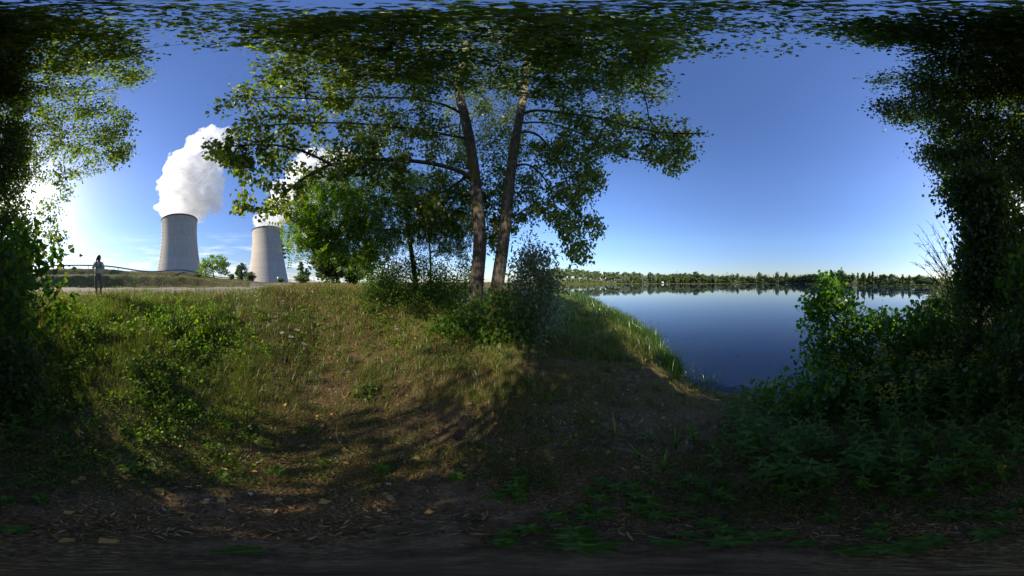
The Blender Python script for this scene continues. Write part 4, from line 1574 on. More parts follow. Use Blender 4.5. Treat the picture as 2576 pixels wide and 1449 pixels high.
    spots = [(1240, 1045), (265, 1361), (165, 1360), (850, 1100), (1205, 1138), (1047, 1158), (930, 1137), (565, 1190), (920, 1178), (175, 1290), (560, 1265), (640, 1195), (950, 1190), (1380, 1040), (1500, 1030), (1410, 1060), (1530, 1140), (1600, 1180), (1350, 1055), (870, 1172),
             (865, 1140), (740, 1100), (815, 1265), (965, 1292), (515, 1268), (190, 1215), (205, 1207), (470, 1125), (455, 1138), (1080, 1290), (1170, 1175), (1260, 1110), (1290, 1160), (1450, 1095), (1490, 1060), (760, 1130), (980, 1255), (700, 1262), (330, 1110), (1100, 1090)]
    for k in range(95):
        if k < len(spots):
            az, el = ang(*spots[k])
            r = 1.69 / math.tan(-float(el))
            a = px_az(spots[k][0])
        else:
            r = math.sqrt(rng.uniform(.7, 4.2 ** 2))
            a = rng.uniform(-110, 60)
        o = obj('fallen_leaf', fp[k % 4])
        o.location = on_ground(a, r, .012)
        o.rotation_euler = (rng.normal(0, .35), rng.normal(0, .35), rng.uniform(0, 6.28))
        s = rng.uniform(.75, 1.3)
        o.scale = (s, s, s)
        tag(o, 'yellow brown fallen poplar leaf lying on the trodden earth', 'leaf', 'fallen leaves on the path')
    # pale pebbles
    pb = []
    for k in range(3):
        bm = bmesh.new()
        bmesh.ops.create_icosphere(bm, subdivisions=2, radius=.5)
        for v in bm.verts:
            v.co *= 1 + .22 * mnoise.noise(v.co * 1.7 + Vector((k * 7, 0, 0)))
            v.co.z *= .55
        me = bpy.data.meshes.new('pebble')
        bm.to_mesh(me)
        bm.free()
        me.materials.append(M['pebble'])
        pb.append(me)
    for k in range(70):
        r = math.sqrt(rng.uniform(.3, 3.2 ** 2))
        o = obj('pebble', pb[k % 3])
        o.location = on_ground(rng.uniform(-125, 40), r, .004)
        o.rotation_euler = (0, 0, rng.uniform(0, 6.28))
        s = rng.uniform(.010, .026)
        o.scale = (s * 1.3, s, s)
        tag(o, 'small pale pebble on the dark trodden earth', 'pebble', 'pale pebbles on the path')
    # dry bent stem lying on the path
    mb = MB()
    q = [P(848, 1080, 1.7), P(846, 1110, 1.55), P(850, 1140, 1.42), P(865, 1165, 1.33), P(890, 1188, 1.25)]
    q = [(a[0], a[1], gz1(a[0], a[1]) + .015 + .02 * (i == 2)) for i, a in enumerate(q)]
    mb.tube(q, [.003, .004, .004, .003, .002], 5)
    tag(mb.build('dry_stem', M['straw'], None, True), 'thin curved dry stem lying on the dappled path', 'twig')


def build_tall_weeds():
    """stalks that stand up against the track on the crest"""
    def weed(k, brown):
        mb = MB()
        h = 1.0
        pts = [[rng.normal(0, .015) * i, rng.normal(0, .015) * i, h * i / 5] for i in range(6)]
        mb.tube(pts, np.linspace(.006, .002, 6), 4)
        heads_p, heads_d, heads_u, heads_s = [], [], [], []
        for j in range(11):
            t = rng.uniform(.35, .95)
            i = min(4, int(t * 5))
            c = np.array(pts[i]) * (1 - (t * 5 - i)) + np.array(pts[i + 1]) * (t * 5 - i)
            a = rng.uniform(0, 6.28)
            e = c + np.array([math.cos(a) * .55, math.sin(a) * .55, 1.0]) * rng.uniform(.10, .26) * (1.25 - t)
            mb.tube([c, (c + e) / 2 + np.array([math.cos(a), math.sin(a), 0]) * .01, e], [.0028, .002, .0015], 3)
            for q in range(9):
                f = rng.uniform(.3, 1)
                heads_p.append(c + (e - c) * f)
                heads_d.append(rnd(1, .6)[0] + (e - c) / np.linalg.norm(e - c))
                heads_u.append(rnd(1)[0])
                heads_s.append(rng.uniform(.018, .04) * (.8 if brown else 1.1))
        for q in range(12):
            t = rng.uniform(.05, .7)
            a = rng.uniform(0, 6.28)
            heads_p.append(np.array([0, 0, h * t]))
            heads_d.append([math.cos(a), math.sin(a), .6])
            heads_u.append(rnd(1, .4)[0] + np.array([0, 0, 1]))
            heads_s.append(rng.uniform(.04, .08))
        root = empty('tall_weed', (0, 0, 0))
        mb.build('stem', M['straw' if brown else 'stalk'], root)
        leaves('seed_heads' if brown else 'foliage', 'lance' if not brown else 'oval', *map(np.array, (heads_p, heads_d, heads_u, heads_s)), M['dry' if brown else 'herb'], root)  # brown weeds carry dry seed heads and stem leaves, no flowers
        return root
    green = [weed(k, False) for k in range(3)]
    brown = [weed(k, True) for k in range(3)]
    used = set()

    def place(src, px, r, h, label, group):
        o = src if src.name not in used else copy_tree(src)
        used.add(src.name)
        o.location = on_ground(px_az(px), r, -.02)
        o.rotation_euler = (rng.normal(0, .08), rng.normal(0, .08), rng.uniform(0, 6.28))
        o.scale = (h, h, h)
        tag(o, label, 'weed', group)
    for k, (px, h) in enumerate([(318, .62), (325, .98), (335, 1.2), (345, .8), (405, .75), (418, .9), (360, .6), (560, .5), (650, .6), (770, .75), (815, .95), (835, .8), (855, .7), (880, .8), (905, .6), (725, .7), (680, .5), (615, .55), (930, .8), (285, .5)]):
        place(green[k % 3], px, rng.uniform(5.6, 7.0), h, 'tall thin green weed standing up on the slope crest', 'tall green weeds on the crest')
    for k, (px, h) in enumerate([(430, .7), (445, .85), (455, .65), (470, .8), (480, .7), (492, .95), (505, .8), (518, .9), (530, .75), (545, .6), (210, .55), (228, .6), (245, .75), (262, .75), (275, .6), (400, .6), (590, .5), (640, .45), (845, .6), (862, .55)]):
        place(brown[k % 3], px, rng.uniform(5.8, 7.2), h, 'dry brown seeding weed stalk on the slope crest', 'dry brown weeds on the crest')
    # white yarrow heads
    mb = MB()
    mb.tube([(0, 0, 0), (.01, 0, .25), (0, .01, .46)], [.003, .0025, .002], 4)
    root = empty('yarrow', (0, 0, 0))
    mb.build('stem', M['stalk'], root)
    n = 40
    a, q = rng.uniform(0, 6.28, n), np.sqrt(rng.uniform(0, 1, n)) * .045
    leaves('flower_head', 'oval', np.stack([q * np.cos(a), q * np.sin(a), .46 - q * .15], -1), np.stack([np.cos(a), np.sin(a), np.full(n, .1)], -1), np.array([[0, 0, 1.0]] * n) + rnd(n, .2), np.full(n, .022), M['white'], root)
    src = root
    for k, (px, py) in enumerate([(715, 800), (730, 845), (742, 830), (718, 838), (750, 858), (900, 745), (870, 765), (960, 800), (985, 790), (845, 742), (765, 805), (820, 790), (1000, 815), (860, 725), (690, 820), (640, 815), (930, 770), (1010, 765)]):
        az, el = ang(px, py)
        o = src if k == 0 else copy_tree(src)
        r = float(np.clip(1.0 / max(math.tan(-float(el)), .05), 3.2, 7.6))
        o.location = on_ground(px_az(px), r, -.12)
        o.rotation_euler = (rng.normal(0, .1), rng.normal(0, .1), rng.uniform(0, 6.28))
        tag(o, 'flat white yarrow flower head in the grassy slope', 'wildflower', 'white yarrow on the slope')


# ------------------------------------------------------------------ beyond: embankment trees, rail, far shore
def clump_tree(name, kind, mat, seed, trunk_h=.12, trunk_r=.02, ncl=26, per=46, card=.05, bark='bark_pale', shape='round'):
    """a tree of unit height for the distance: trunk and a clumped crown"""
    rg = np.random.default_rng(seed)
    cl = []
    while len(cl) < ncl:
        u = rg.uniform(-1, 1, 3)
        if np.linalg.norm(u) > 1:
            continue
        zz = u[2]
        if shape == 'round':
            w = .36 * math.sqrt(max(.05, 1 - abs(zz) ** 2.4))
            c = (u[0] * w * 1.05, u[1] * w * 1.05, .49 + zz * .43)
            rr = .12
        elif shape == 'poplar':
            w = .15 * (1 - .35 * zz) * math.sqrt(max(.1, 1 - abs(zz) ** 3))
            c = (u[0] * w, u[1] * w, .60 + zz * .36)
            rr = .075
        elif shape == 'column':
            w = .085 * math.sqrt(max(.06, 1 - max(0, zz) ** 1.6))
            c = (u[0] * w, u[1] * w, .52 + zz * .44)
            rr = .05
        elif shape == 'wide':
            w = .58 * math.sqrt(max(.05, 1 - abs(zz) ** 2.0))
            c = (u[0] * w, u[1] * w, .48 + zz * .38)
            rr = .15
        else:
            w = .62 * math.sqrt(max(.05, 1 - max(0, zz) ** 2))
            c = (u[0] * w, u[1] * w, .42 + zz * .4)
            rr = .2
        cl.append((*c, rr * rg.uniform(.7, 1.3)))
    cl = np.array(cl)
    idx = np.repeat(np.arange(ncl), per)
    k = len(idx)
    d = rg.normal(0, 1, (k, 3))
    d /= np.linalg.norm(d, axis=1, keepdims=True)
    pos = cl[idx, :3] + d * cl[idx, 3:4] * rg.uniform(.5, 1.05, (k, 1))
    pos[:, 2] = np.maximum(pos[:, 2], .015)
    up = d + rg.normal(0, .5, (k, 3))
    v, f = leaf_arrays('card', pos, np.cross(up, rg.normal(0, 1, (k, 3))), up, card * rg.uniform(.6, 1.3, k))
    root = empty(name, (0, 0, 0))
    mobj('crown', v, f, M[mat], root)
    if trunk_r:
        mb = MB()
        top = .75
        mb.tube([(0, 0, -.02), (.004, 0, .2), (.0, .006, .45), (0, 0, top)], [trunk_r * 1.2, trunk_r, trunk_r * .7, trunk_r * .2], 6)
        for q in range(5):
            a = rg.uniform(0, 6.28)
            z0 = rg.uniform(max(.15, trunk_h), .55)
            c = cl[rg.integers(ncl)]
            mb.tube([(0, 0, z0), (c[0] * .5, c[1] * .5, (z0 + c[2]) / 2 + .02), tuple(c[:3])], [trunk_r * .45, trunk_r * .3, trunk_r * .15], 4)
        mb.build('trunk', M[bark], root)
    return root


def far_things():
    proto = {
        'row': [clump_tree('poplar_tree', '', 'far_poplar', 100 + k, .22, .011, 34, 60, .045, shape='poplar') for k in range(3)],
        'dark': [clump_tree('broadleaf_tree', '', 'far_dark', 200 + k, .1, .02, 44, 60, .065, 'bark_dark') for k in range(4)],
        'mid': [clump_tree('broadleaf_tree', '', 'far_mid', 300 + k, .1, .02, 40, 56, .065, 'bark_dark') for k in range(3)],
        'slim': [clump_tree('slender_tree', '', 'far_mid', 400 + k, .1, .012, 32, 56, .045, 'bark_dark', 'poplar') for k in range(2)],
        'column': [clump_tree('columnar_poplar', '', 'far_dark', 500 + k, .06, .012, 34, 56, .04, 'bark_dark', 'column') for k in range(2)],
        'silver': [clump_tree('willow_tree', '', 'far_silver', 600 + k, .05, .02, 36, 56, .075, 'bark_pale', 'wide') for k in range(2)],
        'bush': [clump_tree('shore_bush', '', 'far_mid', 700 + k, 0, 0, 20, 50, .13, 'bark_dark', 'bush') for k in range(2)],
    }
    wide = {'row': .36, 'dark': .82, 'mid': .82, 'slim': .36, 'column': .2, 'silver': 1.25, 'bush': 1.5}
    used = set()
    cnt = {}

    def put(kind, px, base_py, top_py, wpx, r, label, cat, group):
        k = cnt.get(kind, 0)
        cnt[kind] = k + 1
        src = proto[kind][k % len(proto[kind])]
        o = src if src.name not in used else copy_tree(src)
        used.add(src.name)
        az, el = ang(px, top_py)
        x, y, _ = polar(math.degrees(float(az)), r)
        z = gz1(x, y)
        h = max(1.0, CAM_H + r * math.tan(float(el)) - z)
        o.location = (x, y, z)
        o.rotation_euler = (0, 0, rng.uniform(0, 6.28))
        s = h
        if wpx:
            s = wpx * R(360 / PW) * r / wide[kind]
        else:
            s = h * rng.uniform(.9, 1.15)
        o.scale = (s, s, h)
        tag(o, label, cat, group)
        return o

    def z3(zx, zy):
        return (2150 + zx / 3.435) * .6289, (1040 + zy / 3.435) * .6289

    def z4(zx, zy):
        return (2900 + zx / 2.862) * .6289, (1040 + zy / 2.862) * .6289

    def far_r(px, extra):
        return float(np.interp(px_az(px), FAR_AZ, FAR_R)) + extra
    for zx, zy in [(150, 110), (192, 118), (235, 115), (290, 100), (340, 115), (400, 110), (440, 98), (515, 112), (560, 120), (620, 130), (690, 140), (735, 155), (790, 150), (830, 150), (925, 155), (985, 165), (1040, 160), (1100, 155)]:
        px, py = z3(zx, zy)
        put('row', px, 0, py, 20, far_r(px, 34), 'tall pale green poplar in the evenly planted row on the far grassy bank', 'tree', 'poplar row on the far bank')
    for zx, zy, w, lab in [(1210, 195, 110, 'round silver willow at the right end of the far poplar row'), (1440, 182, 100, 'silver willow standing alone where the far dark wood begins'), (1620, 182, 66, 'tall narrow silver willow left of the white shed'),
                           (1905, 253, 50, 'small silver shore bush right of the white shed'), (2205, 258, 44, 'tiny silver bush under the highest dark tree of the left wood'), (2440, 228, 60, 'pale silver willow at the water, right end of the left wood')]:
        px, py = z3(zx, zy)
        put('silver', px, 0, py, w / 3.435 * .6289, far_r(px, 8), lab, 'tree', 'silver willows on the far shore')
    for zx, zy, w, lab in [(1230, 207, 74, 'round pale willow standing before a sandy gap in the far wood'), (1910, 190, 90, 'silver green willow among the slim poplars of the right far shore'), (2330, 205, 70, 'grey green willow near the bare branches on the right far shore')]:
        px, py = z4(zx, zy)
        put('silver', px, 0, py, w / 2.862 * .6289, far_r(px, 8), lab, 'tree', 'silver willows on the far shore')
    g = 'dark trees of the far wood'
    lab = 'dark green broadleaf tree in the closed wood along the far shore'
    for zx, zy, w in [(1230, 138, 130), (1330, 157, 100), (1390, 168, 90), (1550, 163, 90), (1660, 172, 90), (1730, 176, 90), (1800, 174, 90), (1860, 166, 90), (1910, 176, 80), (1970, 175, 90), (2030, 170, 90), (2090, 176, 90), (2180, 150, 140), (2270, 182, 100), (2330, 192, 90), (2400, 186, 90), (2470, 212, 90), (2540, 212, 90)]:
        px, py = z3(zx, zy)
        put('dark' if rng.uniform() < .75 else 'mid', px, 0, py, w * 1.25 / 3.435 * .6289, far_r(px, 30 + rng.uniform(0, 10)), lab, 'tree', g)
        put('mid' if rng.uniform() < .35 else 'dark', px + 5, 0, py + rng.uniform(6, 10), w * 1.1 / 3.435 * .6289, far_r(px, 14), lab, 'tree', g)
    for zx, zy, w in [(30, 172, 70), (195, 190, 80), (270, 177, 70), (305, 192, 60), (345, 196, 60), (540, 182, 70), (500, 196, 60), (650, 182, 80), (740, 190, 70), (800, 172, 80), (850, 172, 80), (910, 166, 90), (970, 157, 90), (1030, 152, 90), (1100, 132, 100), (1160, 160, 90), (1195, 158, 90), (1420, 162, 70), (1370, 150, 80), (1730, 182, 70), (1805, 157, 100), (1915, 152, 95), (1985, 180, 70), (1640, 190, 70), (1560, 195, 60),
                      (2075, 197, 60), (2180, 176, 80), (2220, 162, 85), (2285, 182, 80), (2340, 187, 80), (2390, 202, 70)]:
        px, py = z4(zx, zy)
        put('dark' if rng.uniform() < .75 else 'mid', px, 0, py, w * 1.25 / 2.862 * .6289, far_r(px, 26 + rng.uniform(0, 10)), lab, 'tree', g)
        put('mid' if rng.uniform() < .4 else 'dark', px + 6, 0, py + rng.uniform(8, 13), w / 2.862 * .6289, far_r(px, 11), lab, 'tree', g)
    px, py = z4(1318, 104)
    put('dark', px, 0, py, 165 / 2.862 * .6289, far_r(px, 20), 'largest round crowned dark tree rising above the middle of the far wood', 'tree', None)
    px, py = z4(400, 132)
    put('mid', px, 0, py, 80 / 2.862 * .6289, far_r(px, 12), 'tall twin topped tree rising from the far wood right of the first pylons', 'tree', None)
    px, py = z4(462, 150)
    put('mid', px, 0, py, 60 / 2.862 * .6289, far_r(px, 12), 'lighter green tree leaning on the tall twin topped one in the far wood', 'tree', None)
    for zx, zy, w in [(88, 155, 45), (142, 151, 42), (598, 129, 45), (703, 138, 42), (1465, 145, 46), (1582, 141, 60), (2112, 165, 36)]:
        px, py = z4(zx, zy)
        put('slim', px, 0, py, w * 1.2 / 2.862 * .6289, far_r(px, 8), 'slender light green tree standing out at the water of the far shore', 'tree', 'slender trees on the far shore')
    for zx, zy, w in [(1521, 137, 30), (1655, 140, 42), (1690, 124, 36), (2035, 154, 34)]:
        px, py = z4(zx, zy)
        put('column', px, 0, py, w / 2.862 * .6289, far_r(px, 10), 'narrow dark columnar poplar on the right part of the far shore', 'tree', 'columnar poplars on the far shore')
    sb = 'bushes along the far waterline'
    for zx, zy, w in [(485, 252, 60), (640, 268, 110), (705, 278, 60), (790, 276, 45), (880, 276, 48), (1020, 277, 34), (1345, 267, 42), (1140, 262, 70), (1490, 240, 60)]:
        px, py = z3(zx, zy)
        put('bush', px, 0, py, w / 3.435 * .6289, far_r(px, 8), 'green bush on the grassy far bank before the poplar row', 'shrub', 'bushes before the poplar row')
    for zx, zy, w in [(1700, 272, 60), (1760, 277, 60), (1880, 258, 60), (2010, 265, 60), (2060, 256, 50), (2160, 290, 60), (2240, 292, 60), (2370, 280, 70), (2430, 270, 70), (1545, 245, 80), (1640, 262, 60), (1810, 240, 60), (1950, 270, 60), (2100, 280, 60), (900, 255, 70), (860, 250, 60), (1060, 240, 70), (760, 250, 60), (60, 230, 60), (200, 235, 80), (420, 240, 60), (640, 240, 60)]:
        px, py = z4(zx, zy)
        put('bush', px, 0, py, w / 2.862 * .6289, far_r(px, 4), 'low green bush at the waterline below the far wood', 'shrub', sb)
    # the wood goes on behind the first trees, too deep to count
    n = 18000
    a = rng.uniform(9, 154, n)
    k = (a > 33) | (rng.uniform(0, 1, n) < .7)
    a = a[k]
    n = len(a)
    r = np.interp(a, FAR_AZ, FAR_R) + rng.uniform(40, 75, n) + np.interp(a, [9, 31, 34], [45, 45, 0])
    top = np.interp(a, [9, 30, 40, 60, 80, 95, 105, 115, 130, 154], [7.5, 8, 19, 18, 17, 17, 18, 9.5, 7, 5.2])
    top = .84 * top * (1 + .3 * np.sin(a * 2.3 + 1) * np.sin(a * 5.1) + .12 * np.sin(a * 11.7))
    x, y = r * np.sin(np.radians(a)), r * np.cos(np.radians(a))
    z = gz(x, y) + top * rng.uniform(.02, 1, n)
    up = rnd(n) + np.array([0, 0, .6])
    o = leaves('distant_wood', 'card', np.stack([x, y, z], -1), rnd(n), up, rng.uniform(1.2, 2.6, n) * r / 350, M['far_dark'])
    tag(o, 'deep dark wood behind the first trees of the far shore', None, None, 'stuff')
    # near side: trees on and behind the embankment
    put('silver', 10, 0, 0, 1, 300, None, None, None) if False else None
    o = put('mid', 760, 0, 686, 44, 60, 'round dark green bush at the foot of the slim columnar poplar', 'shrub', None)
    o = put('column', 757, 0, 656, 18, 95, 'slim columnar poplar between the second cooling tower and the dark dome of trees', 'tree', None)
    o = put('column', 772, 0, 672, 16, 110, 'second lower columnar poplar right beside the slim one', 'tree', None)
    o = put('mid', 706, 0, 699, 22, 100, 'small round bush before the foot of the second cooling tower', 'shrub', None)
    o = put('dark', 608, 0, 660, 34, 66, 'taller of the two dark trees on the embankment left of the second cooling tower', 'tree', None)
    o = put('dark', 630, 0, 681, 34, 62, 'lower dark bushy tree left of the second cooling tower foot', 'tree', None)
    o = put('mid', 582, 0, 686, 18, 58, 'small light green tree between the lone tree and the dark pair', 'tree', None)
    o = put('bush', 497, 0, 690, 24, 46, 'small green bush growing through the guard rail below the first cooling tower', 'shrub', None)
    o = put('dark', 835, 0, 610, 130, 34, 'broad dark dome of trees behind the weeds right of the second cooling tower', 'tree', None)
    o = put('dark', 890, 0, 628, 90, 38, 'dark tree behind the locust sprays right of the broad dome', 'tree', None)
    o = put('slim', 925, 0, 600, 50, 30, 'tall thin stemmed tree behind the locust foliage', 'tree', None)
    # lone tree
    az = px_az(538)
    r = 52
    bx, by, bz = on_ground(az, r)
    tp = [(bx, by, bz - .2), (*P(537, 690, r)[:2], P(537, 690, r)[2]), tuple(P(534, 672, r)), tuple(P(538, 655, r))]
    poly = [(500, 690), (503, 660), (520, 645), (540, 637), (562, 645), (576, 665), (572, 690), (556, 690), (545, 682), (528, 690), (512, 697)]
    x, y = poly_points(poly, 150)
    p = P(x, y, rng.uniform(r - 3.4, r + 3.4, len(x)))
    build_poplar('lone airy tree on the embankment between the two cooling towers', [(np.array(tp), .22, .08)], p, 30, 'card', .30, sigma=.42, mat='locust', name='lone_tree', seg=1.2, bark='bark_dark', droop=0)
    # pylons
    for zx, zy, zf, f, lab in [(848, 124, 3, 3.435, 'lattice pylon above the far poplar row'), (1925, 150, 3, 3.435, 'distant lattice pylon above the dark far wood'), (28, 137, 4, 2.862, 'tallest distant pylon, left of the twin topped tree'), (307, 164, 4, 2.862, 'faint low pylon beside the twin topped tree')]:
        px, py = z3(zx, zy) if zf == 3 else z4(zx, zy)
        r = 900
        x_, y_, _ = polar(px_az(px), r)
        z0 = gz1(x_, y_)
        h = CAM_H + r * math.tan(float(ang(px, py)[1])) - z0
        root = empty('pylon', (x_, y_, z0), -R(px_az(px)), lab, 'pylon', 'pylons beyond the lake')
        mb = MB()
        for sx in (-1, 1):
            for sy in (-1, 1):
                mb.bar((sx * 3.2, sy * 3.2, 0), (sx * .7, sy * .7, h), .5)
        for i in range(7):
            t0, t1 = i / 7, (i + 1) / 7
            w0, w1 = 3.2 - 2.5 * t0, 3.2 - 2.5 * t1
            for sy in (-1, 1):
                mb.bar((-w0, sy * w0, h * t0), (w1, sy * w1, h * t1), .3)
                mb.bar((w0, sy * w0, h * t0), (-w1, sy * w1, h * t1), .3)
        mb.build('mast', M['far_steel'], root)
        for k, zz in enumerate((.80, .97)):
            cr = MB()
            wv = 13 if k == 0 else 9
            cr.bar((-wv, 0, h * zz), (wv, 0, h * zz), .7)
            cr.bar((-wv, 0, h * zz), (0, 0, h * (zz - .06)), .4)
            cr.bar((wv, 0, h * zz), (0, 0, h * (zz - .06)), .4)
            cr.build('crossarm', M['far_steel'], root)
    # white shed on the far shore
    px, py = z3(1718, 285)
    r = far_r(px, 7)
    x_, y_, _ = polar(px_az(px), r)
    root = empty('shed', (x_, y_, gz1(x_, y_)), -R(px_az(px)), 'small white shed at the water in front of the far dark wood', 'shed')
    mb = MB()
    mb.box((0, 0, 1.5), (5, 4, 3))
    mb.build('wall', M['white_paint'], root)
    mb = MB()
    mb.add([(-2.8, -2.4, 3.0), (2.8, -2.4, 3.0), (2.8, 0, 4.2), (-2.8, 0, 4.2), (-2.8, 2.4, 3.0), (2.8, 2.4, 3.0)], [[0, 1, 2, 3], [3, 2, 5, 4]])
    mb.build('roof', M['far_steel'], root)
    mb = MB()
    mb.box((.5, -2.02, 1.0), (1.1, .06, 2.0))
    mb.build('door', M['dark_metal'], root)
    # lamp post and sign by the second tower
    x_, y_, z_ = on_ground(px_az(729.5), 98)
    root = empty('street_lamp', (x_, y_, z_), -R(px_az(729)), 'thin grey street lamp before the second cooling tower', 'street lamp')
    mb = MB()
    mb.tube([(0, 0, 0), (0, 0, 4.3), (.2, 0, 4.6), (.7, 0, 4.7)], [.09, .06, .05, .04], 6)
    mb.build('pole', M['far_steel'], root)
    mb = MB()
    mb.box((.95, 0, 4.68), (.7, .28, .14))
    mb.build('lamp_head', M['far_steel'], root)
    x_, y_, z_ = on_ground(px_az(699.5), 96)
    root = empty('road_sign', (x_, y_, z_), -R(px_az(699)), 'small white sign on a post left of the round bush by the second tower', 'sign')
    mb = MB()
    mb.tube([(0, 0, 0), (0, 0, 2.3)], .05, 6)
    mb.build('post', M['far_steel'], root)
    mb = MB()
    mb.box((0, -.09, 2.3), (1.2, .06, 1.0))
    mb.build('panel', M['white_paint'], root)


def guard_rail():
    pts = []
    for a, r in [(-178, 42.5), (-165, 42.8), (-155, 42.6), (-145, 42.5), (-135, 44), (-126, 46.5), (-117, 50), (-108, 58), (-101, 67), (-96, 75), (-92, 84)]:
        pts.append((a, r))
    aa = np.linspace(-178, -92, 110)
    rr = np.interp(aa, [p[0] for p in pts], [p[1] for p in pts])
    c = np.array([on_ground(a, r) for a, r in zip(aa, rr)])
    zs = np.convolve(np.pad(c[:, 2], 4, 'edge'), np.ones(9) / 9, 'valid')
    c[:, 2] = zs
    root = empty('guard_rail', tuple(c[40]), 0, 'grey metal guard rail along the top of the grassy embankment', 'guard rail')
    off = c[40]
    d = np.gradient(c, axis=0)
    d[:, 2] = 0
    d /= np.linalg.norm(d, axis=1, keepdims=True)
    n = np.stack([-d[:, 1], d[:, 0], np.zeros(len(d))], -1)
    prof = [(-.03, .50), (.03, .56), (-.03, .64), (-.03, .68), (.03, .76), (-.03, .82)]
    v, f = [], []
    m = len(prof)
    q = c - off
    for i in range(len(q)):
        for s, z in prof + [(s - .012, z) for s, z in prof[::-1]]:
            v.append(q[i] + n[i] * s + np.array([0, 0, z]))
    k = 2 * m
    for i in range(len(q) - 1):
        for j in range(k):
            f.append([i * k + j, i * k + (j + 1) % k, (i + 1) * k + (j + 1) % k, (i + 1) * k + j])
    mobj('beam', v, np.array(f), M['galv'], root)
    L = np.concatenate([[0], np.cumsum(np.linalg.norm(np.diff(q, axis=0), axis=1))])
    for s in np.arange(2, L[-1], 4.0):
        p = np.array([np.interp(s, L, q[:, t]) for t in range(3)])
        i = int(np.searchsorted(L, s)) - 1
        mb = MB()
        mb.box(p + n[i] * .09 + np.array([0, 0, .3]), (.12, .12, 1.1))
        mb.build('post', M['galv'], root)


# ------------------------------------------------------------------ the photographer on the track
def skin_body(name, verts, edges, rad, mat, parent, sub=2, root=0):
    me = bpy.data.meshes.new(name)
    me.from_pydata([Vector(v) for v in verts], edges, [])
    me.materials.append(mat)
    o = obj(name, me, parent)
    sk = o.modifiers.new('skin', 'SKIN')
    sk.use_smooth_shade = True
    layer = me.skin_vertices[0].data
    for i, r in enumerate(rad):
        layer[i].radius = r if isinstance(r, tuple) else (r, r)
        layer[i].use_root = i == root
    sd = o.modifiers.new('round', 'SUBSURF')
    sd.levels = sub
    sd.render_levels = sub
    return o


